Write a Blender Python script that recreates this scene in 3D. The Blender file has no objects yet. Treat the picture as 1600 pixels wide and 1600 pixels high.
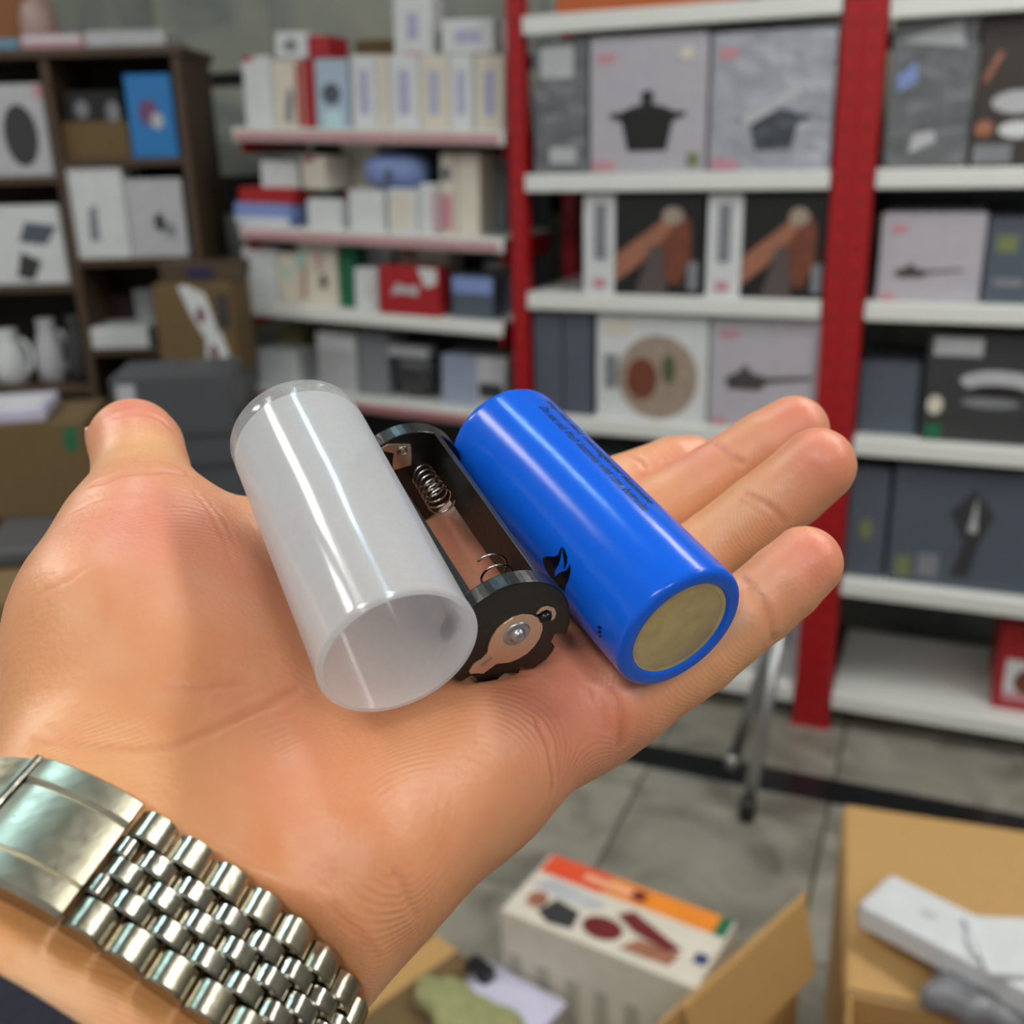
import bpy, bmesh, math, random
import numpy as np
from mathutils import Vector, Matrix

# ------------------------------------------------------------------ camera
FPX = 1640.0                                   # focal length in pixels of the 1600 px frame
CAM = np.array([0.0, 0.0, 1.4])
UPC = -np.array([118.0, 4763.0, 1640.0]); UPC /= np.linalg.norm(UPC)      # world up seen from the camera
FWC = np.array([0, 0, 1.0]) - UPC * UPC[2]; FWC /= np.linalg.norm(FWC)
RTC = np.cross(FWC, UPC)
MCW = np.stack([RTC, FWC, UPC])                # camera axes (right, down, forward) -> world
SC = bpy.context.scene
COL = SC.collection
cd = bpy.data.cameras.new('camera'); cam = bpy.data.objects.new('camera', cd); COL.objects.link(cam)
cd.sensor_width = 36.0; cd.lens = 36.0 * FPX / 1600.0
cd.clip_start = 0.01; cd.clip_end = 50
rx, dn, fw = MCW[:, 0], MCW[:, 1], MCW[:, 2]
cam.matrix_world = Matrix(((rx[0], -dn[0], -fw[0], CAM[0]), (rx[1], -dn[1], -fw[1], CAM[1]),
                           (rx[2], -dn[2], -fw[2], CAM[2]), (0, 0, 0, 1)))
cd.dof.use_dof = True; cd.dof.focus_distance = 0.185; cd.dof.aperture_fstop = 17.0
SC.camera = cam
# ------------------------------------------------------------------ light and exposure
w = bpy.data.worlds.new('shop_air'); SC.world = w; w.use_nodes = True
w.node_tree.nodes['Background'].inputs[0].default_value = (0.95, 0.97, 1.0, 1)
w.node_tree.nodes['Background'].inputs[1].default_value = 0.28
SC.view_settings.view_transform = 'Standard'; SC.view_settings.look = 'None'
SC.view_settings.gamma = 1.0; SC.view_settings.exposure = 0.36
SC.view_settings.use_curve_mapping = False
CEIL = 2.9
# ceiling strip lamps: centre x, y, direction (deg), length, width, power, colour
LAMPS = [(-0.26, 0.925, -47.5, 0.50, 0.08, 30, (0.50, 0.84, 1.0)),
         (-1.31, 0.78, -54, 0.80, 0.24, 17, (1.0, 0.97, 0.88)),
         (1.15, 1.10, -50, 1.2, 0.30, 15, (1.0, 0.99, 0.96)),
         (-0.55, -0.95, -50, 1.2, 0.30, 13, (1.0, 0.97, 0.92)),  # added fill panel behind the viewer, an unseen source
         (0.75, -1.75, -50, 1.2, 0.30, 13, (1.0, 0.98, 0.94)),  # another unseen panel added for fill, farther back
         (2.00, 0.10, -50, 1.2, 0.30, 15, (1.0, 0.98, 0.94)),
         (-2.40, 1.90, -50, 1.2, 0.30, 14, (1.0, 1.0, 0.97))]  # added to brighten the back wall and bookcase

# ------------------------------------------------------------------ helpers
def c2w(p):
    """camera-axes millimetres -> world metres"""
    return CAM + np.asarray(p, float) @ MCW.T / 1000.0
def ray(u, v):
    return MCW @ np.array([(u - 800) / FPX, (v - 800) / FPX, 1.0])
def PZ(u, v, z):
    return np.array([(u - 800) / FPX * z, (v - 800) / FPX * z, z])
def on_plane(u, v, p, n):
    d = ray(u, v); t = np.dot(np.asarray(p) - CAM, n) / np.dot(d, n); return CAM + d * t

_seq = {}
def link(o, parent=None):
    COL.objects.link(o)
    if parent is not None:
        o.parent = parent
        o.matrix_parent_inverse = parent.matrix_world.inverted()
    return o
def mesh_obj(name, verts, faces, mat=None, parent=None, smooth=False):
    me = bpy.data.meshes.new(name)
    me.from_pydata([tuple(map(float, v)) for v in verts], [], [tuple(int(i) for i in f) for f in faces])
    me.validate(); me.update()
    if smooth: me.polygons.foreach_set('use_smooth', [True] * len(me.polygons))
    o = bpy.data.objects.new(name, me)
    if mat: me.materials.append(mat)
    return link(o, parent)
def bm_obj(name, bm, mat=None, parent=None, smooth=False):
    bmesh.ops.recalc_face_normals(bm, faces=bm.faces)
    me = bpy.data.meshes.new(name); bm.to_mesh(me); bm.free()
    if smooth: me.polygons.foreach_set('use_smooth', [True] * len(me.polygons))
    if mat: me.materials.append(mat)
    return link(bpy.data.objects.new(name, me), parent)
def empty(name, loc, rot=None):
    o = bpy.data.objects.new(name, None); o.empty_display_size = 0.02
    COL.objects.link(o)
    m = Matrix.Translation(Vector(loc))
    if rot is not None: m = m @ rot.to_4x4()
    o.matrix_world = m
    return o
def tag(o, label, cat, group=None):
    o['label'] = label; o['category'] = cat
    if group: o['group'] = group
    return o
def struct(o): o['kind'] = 'structure'; return o

def lin(c):
    return tuple(((x / 255) / 12.92 if x / 255 <= 0.04045 else ((x / 255 + 0.055) / 1.055) ** 2.4) for x in c)
def nd(nt, kind, **kw):
    n = nt.nodes.new(kind)
    for k, v in kw.items():
        if k in n.inputs.keys(): n.inputs[k].default_value = v
        else: setattr(n, k, v)
    return n
MATS = {}
def mat(name, rgb, rough=0.5, metal=0.0, noise=0.12, scale=30.0, bump=0.0, coat=0.0, spec=0.5, emit=None, coords='Object', bdist=0.001):
    """procedural material: base colour varied by noise (rgb in 0-255 sRGB)"""
    if name in MATS: return MATS[name]
    m = bpy.data.materials.new(name); m.use_nodes = True; nt = m.node_tree
    b = nt.nodes['Principled BSDF']; c = lin(rgb)
    tc = nd(nt, 'ShaderNodeTexCoord'); nz = nd(nt, 'ShaderNodeTexNoise', Scale=scale, Detail=4.0)
    nt.links.new(tc.outputs[coords], nz.inputs['Vector'])
    mr = nd(nt, 'ShaderNodeMixRGB'); nt.links.new(nz.outputs['Fac'], mr.inputs['Fac'])
    mr.inputs[1].default_value = (*[x * (1 - noise) for x in c], 1)
    mr.inputs[2].default_value = (*[min(1, x * (1 + noise)) for x in c], 1)
    nt.links.new(mr.outputs[0], b.inputs['Base Color'])
    b.inputs['Roughness'].default_value = rough; b.inputs['Metallic'].default_value = metal
    b.inputs['Coat Weight'].default_value = coat; b.inputs['Specular IOR Level'].default_value = spec
    if bump:
        bp = nd(nt, 'ShaderNodeBump', Strength=bump, Distance=bdist)
        nt.links.new(nz.outputs['Fac'], bp.inputs['Height']); nt.links.new(bp.outputs[0], b.inputs['Normal'])
    if emit:
        b.inputs['Emission Color'].default_value = (*emit[0], 1); b.inputs['Emission Strength'].default_value = emit[1]
    MATS[name] = m
    return m
# ================================================================== frames and box builders for the shop
class Frame:
    def __init__(s, o, rotz, roll=0.0):
        s.m = Matrix.Translation(Vector(o)) @ Matrix.Rotation(rotz, 4, 'Z') @ Matrix.Rotation(roll, 4, 'Y')
        s.inv = s.m.inverted()
    def pix(s, u, v, depth=0.0):
        """point of the frame's plane y = depth that is seen at pixel u, v -> local x, z"""
        c = s.inv @ Vector(CAM); d = s.inv.to_3x3() @ Vector(ray(u, v)); t = (depth - c.y) / d.y
        p = c + d * t; return p.x, p.z
RACK = Frame((0.737, 2.337, 0), math.atan2(-.3886, .9212))
GOND = Frame(tuple(RACK.m @ Vector((-0.85, 0.0, 0))), math.atan2(-.3886, .9212), 0.038)
BOOK = Frame((-1.12, 2.95, 0), 0.0)

def box_bm(x0, x1, y0, y1, z0, z1, bev=0.0, seg=1):
    bm = bmesh.new()
    bmesh.ops.create_cube(bm, size=1.0, matrix=Matrix.Translation(((x0 + x1) / 2, (y0 + y1) / 2, (z0 + z1) / 2)) @ Matrix.Diagonal((x1 - x0, y1 - y0, z1 - z0, 1)))
    if bev: bmesh.ops.bevel(bm, geom=bm.edges[:], offset=bev, segments=seg, affect='EDGES', profile=0.6)
    return bm
def put(o, M):
    o.matrix_world = M; return o
def slab(F, name, x0, x1, y0, y1, z0, z1, m, parent=None, bev=0.002, rot=0.0):
    """box in a frame's axes with its origin at the middle of its foot"""
    o = bm_obj(name, box_bm((x0 - x1) / 2, (x1 - x0) / 2, (y0 - y1) / 2, (y1 - y0) / 2, 0, z1 - z0, bev), m)
    o.matrix_world = F.m @ Matrix.Translation(((x0 + x1) / 2, (y0 + y1) / 2, z0)) @ Matrix.Rotation(rot, 4, 'Z')
    bpy.context.view_layer.update()
    if parent is not None: o.parent = parent; o.matrix_parent_inverse = parent.matrix_world.inverted()
    return o
def child_local(name, bm, m, parent, smooth=False):
    """part given in its parent's own axes"""
    bmesh.ops.recalc_face_normals(bm, faces=bm.faces)
    me = bpy.data.meshes.new(name); bm.to_mesh(me); bm.free()
    if smooth: me.polygons.foreach_set('use_smooth', [True] * len(me.polygons))
    if m: me.materials.append(m)
    o = bpy.data.objects.new(name, me); COL.objects.link(o); o.parent = parent
    return o
def rect(a, b, c, d): return [(a, b), (c, b), (c, d), (a, d)]
def ell(cx, cy, rx, ry, n=18): return [(cx + rx * math.cos(2 * math.pi * i / n), cy + ry * math.sin(2 * math.pi * i / n)) for i in range(n)]
def poly_bm(pts, y, th=0.0006):
    bm = bmesh.new(); f = bm.faces.new([bm.verts.new((x, y, z)) for x, z in pts])
    r = bmesh.ops.extrude_face_region(bm, geom=[f]); bmesh.ops.translate(bm, vec=(0, -th, 0), verts=[v for v in r['geom'] if isinstance(v, bmesh.types.BMVert)])
    return bm
POT = [(.30, .13), (.70, .13), (.76, .40), (.78, .42), (.90, .46), (.88, .50), (.78, .50), (.70, .54), (.58, .57), (.55, .58), (.57, .66), (.54, .70), (.46, .70), (.43, .66), (.45, .58), (.42, .57), (.30, .54), (.22, .50), (.12, .50), (.10, .46), (.22, .42), (.24, .40)]
PAN = [(.18, .26), (.46, .26), (.53, .34), (.92, .40), (.92, .44), (.52, .40), (.42, .43), (.36, .46), (.34, .52), (.30, .52), (.28, .46), (.14, .38)]
def sub(pts, x0, y0, x1, y1): return [(x0 + (x1 - x0) * x, y0 + (y1 - y0) * y) for x, y in pts]

def carton(F, name, u0, u1, vt, zb, m, label, depth=0.2, d=0.02, cat='box', prints=(), group=None, rot=0.0, flap=True, vref=None, z1=None):
    """a closed box standing at height zb in frame F; its front is seen between columns u0, u1 with its top at row vt"""
    vr = vref if vref is not None else vt
    xa, z = F.pix(u0, vr, d); xb, _ = F.pix(u1, vr, d)
    zt = z1 if z1 is not None else F.pix((u0 + u1) / 2, vt, d)[1]
    W, H = xb - xa, zt - zb
    o = bm_obj(name, box_bm(-W / 2, W / 2, 0, depth, 0, H, min(0.0022, W / 20)), m)
    o.matrix_world = F.m @ Matrix.Translation(((xa + xb) / 2, d, zb)) @ Matrix.Rotation(rot, 4, 'Z')
    bpy.context.view_layer.update()
    tag(o, label, cat, group)
    for i, p in enumerate(prints):
        nm, pts, pm = p[:3]
        child_local(nm, poly_bm([((x - .5) * W, y * H) for x, y in pts], -0.0003 - 0.0007 * i), pm, o)
    if flap:
        child_local('tuck_flap', box_bm(-W * .46, W * .46, 0.004, depth * .5, H, H + 0.0012, 0.0004), m, o)
    return o

# ------------------------------------------------------------------ materials of the shop
m_white = mat('white_card', (214, 216, 218), .45); m_cream = mat('cream_card', (216, 208, 192), .5)
m_lilac = mat('lilac_card', (182, 178, 186), .4); m_grey = mat('grey_card', (128, 131, 136), .4)
m_slate = mat('slate_card', (84, 92, 104), .38); m_dark = mat('charcoal_card', (58, 58, 60), .35)
m_black = mat('black_print', (26, 25, 25), .4); m_brownblk = mat('brown_black_card', (64, 56, 52), .35)
m_red = mat('red_card', (170, 34, 40), .45); m_green = mat('green_card', (26, 104, 70), .5)
m_blue = mat('blue_card', (40, 122, 190), .45); m_peri = mat('periwinkle_card', (130, 150, 205), .5)
m_orange = mat('orange_print', (238, 140, 44), .45); m_redorange = mat('red_orange_print', (228, 84, 48), .45)
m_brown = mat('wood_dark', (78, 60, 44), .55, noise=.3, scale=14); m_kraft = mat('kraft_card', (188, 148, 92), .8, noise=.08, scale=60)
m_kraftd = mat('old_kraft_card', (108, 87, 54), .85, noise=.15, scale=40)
m_shelf = mat('shelf_white_enamel', (226, 227, 222), .35, noise=.03); m_post = mat('red_enamel', (168, 16, 24), .35, noise=.08, scale=20)
m_steel = mat('dull_steel', (176, 176, 176), .35, metal=.8, noise=.1); m_pink = mat('pink_print', (198, 140, 150), .5); m_lav = mat('lavender_print', (172, 172, 200), .5)
m_food = mat('food_print', (116, 62, 42), .5, noise=.7, scale=60); m_foodl = mat('pale_food_print', (160, 142, 126), .5, noise=.5, scale=70)
m_skinprint = mat('warm_print', (158, 104, 80), .5, noise=.5, scale=50); m_wine = mat('wine_print', (112, 34, 38), .5, noise=.4, scale=60)
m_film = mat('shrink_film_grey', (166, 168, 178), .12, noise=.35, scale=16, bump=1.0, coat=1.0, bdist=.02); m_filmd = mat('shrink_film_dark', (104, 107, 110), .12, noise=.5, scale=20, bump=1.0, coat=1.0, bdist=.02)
m_silver = mat('silver_print', (186, 186, 190), .3, noise=.25, scale=40); m_lime = mat('lime_print', (118, 128, 84), .5)
m_counter = mat('counter_grey', (88, 88, 90), .45, noise=.15, scale=12); m_rubber = mat('black_plastic', (24, 24, 27), .4)
m_paper = mat('paper_lilac', (196, 192, 214), .7); m_cloth = mat('green_cloth', (150, 150, 104), .9, noise=.25, scale=50)
m_clear = mat('grey_plastic_bag', (120, 120, 124), .25, noise=.3, scale=30, bump=1.0)

def stone_mat(name, c1, c2, c3, scale, rough):
    m = bpy.data.materials.new(name); m.use_nodes = True; nt = m.node_tree; b = nt.nodes['Principled BSDF']
    tc = nd(nt, 'ShaderNodeTexCoord'); oi = nd(nt, 'ShaderNodeObjectInfo')
    ad = nd(nt, 'ShaderNodeVectorMath', operation='ADD'); sc = nd(nt, 'ShaderNodeVectorMath', operation='SCALE'); sc.inputs['Scale'].default_value = 1.0
    nt.links.new(tc.outputs['Object'], ad.inputs[0]); nt.links.new(oi.outputs['Location'], ad.inputs[1])
    n1 = nd(nt, 'ShaderNodeTexNoise', Scale=scale, Detail=8.0, Distortion=1.2); nt.links.new(ad.outputs[0], n1.inputs['Vector'])
    cr = nd(nt, 'ShaderNodeValToRGB'); nt.links.new(n1.outputs['Fac'], cr.inputs[0])
    cr.color_ramp.elements[0].position = .3; cr.color_ramp.elements[0].color = (*lin(c1), 1)
    cr.color_ramp.elements[1].position = .72; cr.color_ramp.elements[1].color = (*lin(c3), 1)
    e = cr.color_ramp.elements.new(.5); e.color = (*lin(c2), 1)
    hs = nd(nt, 'ShaderNodeHueSaturation'); nt.links.new(cr.outputs[0], hs.inputs['Color'])
    mp = nd(nt, 'ShaderNodeMapRange'); mp.inputs['To Min'].default_value = .82; mp.inputs['To Max'].default_value = 1.15
    nt.links.new(oi.outputs['Random'], mp.inputs['Value']); nt.links.new(mp.outputs[0], hs.inputs['Value'])
    nt.links.new(hs.outputs[0], b.inputs['Base Color']); b.inputs['Roughness'].default_value = rough
    return m
m_tile = stone_mat('floor_stone', (112, 108, 98), (150, 146, 134), (172, 168, 156), 5.0, .35)
m_wall = stone_mat('wall_stone', (128, 136, 134), (158, 164, 156), (176, 174, 154), 3.0, .3)
m_joint = mat('dark_joint', (74, 70, 62), .8); m_blackstone = mat('black_granite', (24, 26, 29), .25, noise=.3, scale=60)
m_ceil = mat('ceiling_paint', (205, 204, 200), .8, noise=.03); m_paint = mat('side_wall_paint', (150, 148, 142), .8, noise=.05)

# ------------------------------------------------------------------ structure: floor, walls, ceiling
floor = slab(RACK, 'floor', -4.2, 2.5, -5.2, .74, -0.06, -0.006, m_joint, None, 0); struct(floor)
ts = 0.42
tile_me = None
for i in range(-9, 6):
    for j in range(-6, 4):
        x0, y0 = -0.12 + i * ts, -0.62 + j * ts
        if y0 > .5: continue
        if tile_me is None:
            bm = box_bm(-ts / 2 + .003, ts / 2 - .003, -ts / 2 + .003, ts / 2 - .003, -.006, 0, .0015)
            tile_me = bpy.data.meshes.new('tile'); bm.to_mesh(tile_me); bm.free(); tile_me.materials.append(m_tile)
        o = bpy.data.objects.new('tile', tile_me); COL.objects.link(o)
        o.parent = floor; o.matrix_parent_inverse = floor.matrix_world.inverted()
        o.matrix_world = RACK.m @ Matrix.Translation((x0, y0, 0))
# black granite inlay across the floor in front of the rack
xs, ys = RACK.inv @ Vector(on_plane(1000, 1192, (0, 0, 0), (0, 0, 1))), RACK.inv @ Vector(on_plane(1600, 1280, (0, 0, 0), (0, 0, 1)))
yb = (xs.y + ys.y) / 2
trim = slab(RACK, 'trim_1', -4.1, 2.4, yb - .05, yb + .05, -.004, .0025, m_blackstone, None, .001); struct(trim)
WALLD = 0.62
wall = slab(RACK, 'wall_back', -4.2, 2.6, WALLD + .012, WALLD + .12, 0, CEIL, m_joint, None, 0); struct(wall)
k = 0
for iz, (z0, z1, m_) in enumerate(((0, .42, m_wall), (.42, .84, m_wall), (.84, 1.22, m_wall), (1.22, 1.34, m_blackstone), (1.34, 1.62, m_wall), (1.62, 1.66, m_blackstone), (1.66, 2.10, m_wall), (2.10, 2.5, m_wall))):
    for ix in range(-9, 6):
        x0 = ix * .46 + (.23 if iz % 2 else 0)
        slab(RACK, 'panel', x0 + .002, x0 + .458, WALLD, WALLD + .012, z0 + .0015, z1 - .0015, m_, wall, .001)
struct(slab(RACK, 'wall_right', 2.4, 2.5, -5, WALLD, 0, CEIL, m_paint, None, 0))
struct(slab(RACK, 'wall_left', -4.2, -4.1, -5, WALLD, 0, CEIL, m_paint, None, 0))
struct(slab(RACK, 'ceiling', -4.2, 2.5, -5, WALLD + .1, CEIL, CEIL + .06, m_ceil, None, 0))

def strip_lamp(i, cx, cy, ang, L, W, power, col):
    t = empty('ceiling_lamp', (cx, cy, CEIL - .05), Matrix.Rotation(math.radians(ang), 3, 'Z'))
    child_local('housing', box_bm(-L / 2 - .02, L / 2 + .02, -W / 2 - .012, W / 2 + .012, .012, .05, .004), m_shelf, t)
    m = mat('lamp_diffuser_%d' % i, (250, 250, 250), .4, emit=(col, power))
    child_local('diffuser', box_bm(-L / 2, L / 2, -W / 2, W / 2, 0, .012, .002), m, t)
    where = ['over the held battery', 'on the left of the room', 'right of the held hand', 'added as fill behind the viewer', 'added as fill far behind on the right', 'over the right end of the rack', 'added as fill before the bookcase'][i]
    tag(t, 'long white ceiling strip lamp ' + where, 'lamp', 'ceiling strip lamps')
for i, a in enumerate(LAMPS): strip_lamp(i, *a)

# ------------------------------------------------------------------ the red and white shelf rack
def post(x0, x1, y0, h, label):
    t = empty('rack_post', tuple(RACK.m @ Vector(((x0 + x1) / 2, y0, 0))), RACK.m.to_3x3())
    W = x1 - x0
    child_local('front_web', box_bm(-W / 2, W / 2, 0, .004, 0, h, .001), m_post, t)
    for s in (-1, 1): child_local('side_flange', box_bm(s * W / 2 - .002, s * W / 2 + .002, .002, .04, 0, h, .0008), m_post, t)
    child_local('foot_plate', box_bm(-W / 2 - .008, W / 2 + .008, -.004, .05, 0, .006, .001), m_post, t)
    n = int(h / .05)
    bm = bmesh.new()
    for i in range(n):
        bmesh.ops.create_cube(bm, size=1, matrix=Matrix.Translation((0, -.0002, .03 + i * .05)) @ Matrix.Diagonal((W * .18, .0012, .022, 1)))
    o = child_local('slot_row', bm, mat('slot_dark', (128, 14, 20), .6), t); o['kind'] = 'stuff'
    tag(t, label, 'shelf post', 'red rack posts')
    return t
post(-.784, -.748, 0, 2.2, 'slim red steel rack post beside the small goods shelves')
post(-.036, .004, 0, 2.2, 'red steel rack post left of the doubled pair by the fingertips')
post(.006, .046, 0, 2.2, 'red steel rack post right of the doubled pair by the fingertips')
post(-.784, -.748, .37, 2.2, 'red steel rear post seen dimly behind the picture cartons')
post(-.016, .024, .37, 2.2, 'red steel rear post behind the doubled front posts')
post(.93, .97, 0, 2.2, 'red steel rack post at the far right end')
LV = [1.672, 1.345, 1.068, 0.762, 0.412, 0.105]
LN = ['top', 'second', 'third', 'fourth', 'fifth', 'bottom']
def board(x0, x1, zt, label, th=.040):
    t = empty('shelf_board', tuple(RACK.m @ Vector(((x0 + x1) / 2, 0, zt - th))), RACK.m.to_3x3())
    W = x1 - x0
    child_local('deck', box_bm(-W / 2, W / 2, .004, .40, th - .006, th, .001), m_shelf, t)
    child_local('front_lip', box_bm(-W / 2, W / 2, -.006, .006, 0, th, .003), m_shelf, t)
    child_local('rear_lip', box_bm(-W / 2, W / 2, .395, .40, 0, th - .006, .001), m_shelf, t)
    tag(t, label, 'shelf', 'white boards of the red rack'); return t
for i, z in enumerate(LV):
    board(-.744, -.042, z if i else 1.688, '%s white steel shelf board of the rack bay between the red posts' % LN[i])
    board(.052, .926, z, '%s white steel shelf board of the rack bay right of the doubled red posts' % LN[i])
def R(*a, **k):
    if a[0] == 'cookware_carton': k.setdefault('group', 'cookware cartons on the red rack')
    return carton(RACK, *a, **k)
# bay between the posts
R('carton', 868, 1150, -60, 1.688, mat('rust_card', (186, 92, 40), .6), 'rust orange carton lying on the highest shelf of the middle bay', d=.05, depth=.3)
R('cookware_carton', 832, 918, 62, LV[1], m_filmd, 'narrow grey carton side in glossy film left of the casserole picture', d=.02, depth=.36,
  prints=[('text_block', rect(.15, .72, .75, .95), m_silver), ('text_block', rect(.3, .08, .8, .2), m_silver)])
R('cookware_carton', 922, 1108, 55, LV[1], m_lilac, 'lilac grey carton with a clear black casserole picture', d=.015, depth=.36,
  prints=[('casserole_picture', sub(POT, .08, .06, .92, .84), m_black), ('logo_print', rect(.06, .82, .22, .88), m_pink), ('logo_print', rect(.02, .02, .22, .09), m_pink), ('badge_print', rect(.85, .04, .95, .14), m_lime), ('badge_print', ell(.83, .86, .06, .05), m_cream)])
R('cookware_carton', 1114, 1312, 46, LV[1], m_film, 'silver grey carton in crinkled shiny film with a blurred pot picture', d=.015, depth=.36,
  prints=[('pot_picture', sub(POT, .16, .06, .9, .74), mat('pot_teal_print', (58, 66, 74), .12, noise=.6, scale=30, coat=1.0, bump=1.0, bdist=.02)), ('painted_glare', [(.25, .40), (.70, .62), (.74, .54), (.3, .32)], m_silver), ('logo_print', rect(.06, .82, .22, .89), m_pink), ('logo_print', rect(.02, .02, .25, .09), m_pink)])  # glare on the film is painted as a pale polygon
for a, b, c, lab in ((912, 962, 1098, 'black food-picture carton with white spine, left of the two alike'), (1104, 1160, 1292, 'black food-picture carton with white spine, right of the two alike')):
    q = (b - a) / (c - a); P = lambda pts, q=q: [(q + (1 - q) * x, y) for x, y in pts]
    R('food_carton', a, c, 302, LV[2], m_black, lab, d=.02, depth=.34, vref=400,
      prints=[('white_spine', rect(.003, .003, q, .997), m_white), ('meat_picture', P([(.42, .18), (.55, .62), (.72, .86), (.86, .72), (.88, .36), (.74, .1)]), m_food), ('board_picture', P([(.0, .12), (.02, .4), (.6, .78), (.66, .66), (.28, .3)]), m_skinprint), ('plate_picture', P(ell(.66, .78, .12, .09)), m_foodl),
              ('smoke_picture', P([(.25, 0.01), (.42, .5), (.55, .5), (.62, 0.01)]), mat('ash_print', (86, 76, 74), .5)), ('text_block', P(rect(.84, .06, .96, .34)), m_grey), ('text_block', rect(.1, .35, .2, .9), m_grey), ('logo_print', rect(.09, .06, .2, .16), m_pink)])
R('cookware_carton', 834, 878, 488, LV[3], m_slate, 'slim slate carton beside the slim red post under the third shelf', d=.02, depth=.34, vref=560)
R('cookware_carton', 880, 924, 488, LV[3], m_slate, 'slim slate carton touching the plate-of-food carton', d=.02, depth=.34, vref=560)
R('cookware_carton', 932, 1106, 492, LV[3], m_white, 'white carton with a round beige plate-of-food picture', d=.018, depth=.34, vref=560,
  prints=[('dish_picture', ell(.56, .42, .36, .40, 24), m_foodl), ('herb_picture', ell(.66, .5, .06, .14), mat('herb_print', (84, 92, 62), .5)), ('meat_picture', ell(.42, .4, .14, .2), m_food), ('text_block', rect(.06, .82, .3, .94), m_cream), ('text_block', rect(.08, .3, .2, .62), m_grey)])
R('cookware_carton', 1110, 1286, 490, LV[3], m_lilac, 'pale carton with a covered saucepan picture above the fingertips', d=.018, depth=.34, vref=560,
  prints=[('saucepan_picture', sub(PAN, 0, .12, 1, .95), mat('pan_print', (70, 66, 66), .4)), ('logo_print', rect(.08, .78, .26, .85), m_pink), ('logo_print', rect(.03, .02, .18, .08), m_pink)])
R('cookware_carton', 900, 1090, 720, LV[4], m_slate, 'slate carton standing behind the fingers on the fifth shelf', d=.03, depth=.32, vref=800)
R('cookware_carton', 1100, 1270, 730, LV[4], m_grey, 'grey carton on the fifth shelf behind the little finger', d=.03, depth=.32, vref=800)
R('appliance_carton', 1170, 1250, 960, LV[5], m_silver, 'silver grey carton low behind the little finger by the red post', d=.05, depth=.3, vref=1020,
  prints=[('text_block', rect(.3, .55, .8, .85), m_grey)])
# bay right of the doubled posts
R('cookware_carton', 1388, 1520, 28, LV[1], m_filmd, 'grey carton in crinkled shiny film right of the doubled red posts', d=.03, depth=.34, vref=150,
  prints=[('painted_glare', [(.08, .62), (.3, .72), (.34, .6), (.12, .52)], m_peri), ('painted_glare', [(.3, .1), (.62, .18), (.58, .26), (.34, .24)], m_silver), ('painted_glare', [(.06, .86), (.8, .98), (.86, .8), (.3, .84)], m_silver)])  # film reflections painted on as pale patches
R('cookware_carton', 1524, 1720, 28, LV[1], m_brownblk, 'brown black carton with pale dish pictures at the right edge', d=.03, depth=.34, vref=150,
  prints=[('dish_picture', ell(.36, .45, .22, .08), m_silver), ('dish_picture', ell(.38, .26, .16, .06), m_white), ('food_picture', ell(.1, .27, .08, .06), m_skinprint), ('text_block', rect(.03, .03, .35, .16), m_grey), ('spoon_picture', [(.04, .6), (.16, .8), (.2, .78), (.08, .58)], m_skinprint)])
R('cookware_carton', 1372, 1534, 333, LV[2], m_lilac, 'pale square carton with a small long-handled pan picture', d=.03, depth=.3, vref=420,
  prints=[('pan_picture', sub(PAN, .04, .12, .9, .72), mat('pan_print', (70, 66, 66), .4)), ('logo_print', rect(.1, .78, .26, .87), m_pink), ('logo_print', rect(.05, .02, .18, .1), m_pink)])
R('cookware_carton', 1538, 1700, 340, LV[2], m_slate, 'blue grey carton beside the pan carton at the right edge', d=.04, depth=.3, vref=420,
  prints=[('text_block', rect(.1, .6, .3, .8), m_lime), ('text_block', rect(.1, .2, .4, .3), m_grey)])
R('cookware_carton', 1340, 1434, 566, LV[3], m_slate, 'small slate carton beside the fingertips with black gap above', d=.05, depth=.25, vref=640)
R('cookware_carton', 1440, 1700, 524, LV[3], m_dark, 'large charcoal carton with silver oval dish picture and white lettering', d=.03, depth=.33, vref=640,
  prints=[('lettering', rect(.04, .80, .34, .96), m_silver), ('dish_picture', ell(.46, .58, .24, .1), m_silver), ('dish_shadow', ell(.46, .50, .17, .05), m_black), ('dish_picture', ell(.42, .38, .18, .05), m_grey), ('gold_badge', ell(.08, .34, .05, .09), m_cream), ('badge_print', rect(.03, .03, .14, .16), m_green)])
R('cookware_carton', 1322, 1384, 732, LV[4], m_slate, 'narrow slate carton beside the little fingertip', d=.03, depth=.33, vref=830,
  prints=[('badge_print', ell(.5, .45, .16, .1), m_lime)])
R('cookware_carton', 1390, 1640, 738, LV[4], m_slate, 'large slate carton with a dark whisk-like picture', d=.03, depth=.33, vref=830,
  prints=[('whisk_picture', [(.42, .10), (.48, .4), (.38, .66), (.52, .86), (.66, .66), (.58, .4), (.54, .1)], m_dark), ('whisk_shine', [(.5, .5), (.54, .8), (.56, .5)], m_silver), ('badge_print', rect(.06, .06, .16, .24), m_lime), ('text_block', rect(.2, .08, .34, .28), m_grey)])
R('gift_box', 1556, 1680, 985, LV[5], m_red, 'red and white box on the lowest right shelf', d=.06, depth=.25, vref=1050,
  prints=[('panel_print', rect(.12, .12, .9, .62), m_white), ('picture_print', ell(.5, .36, .26, .18), m_food), ('text_block', rect(.12, .12, .9, .22), m_pink)])

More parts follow.
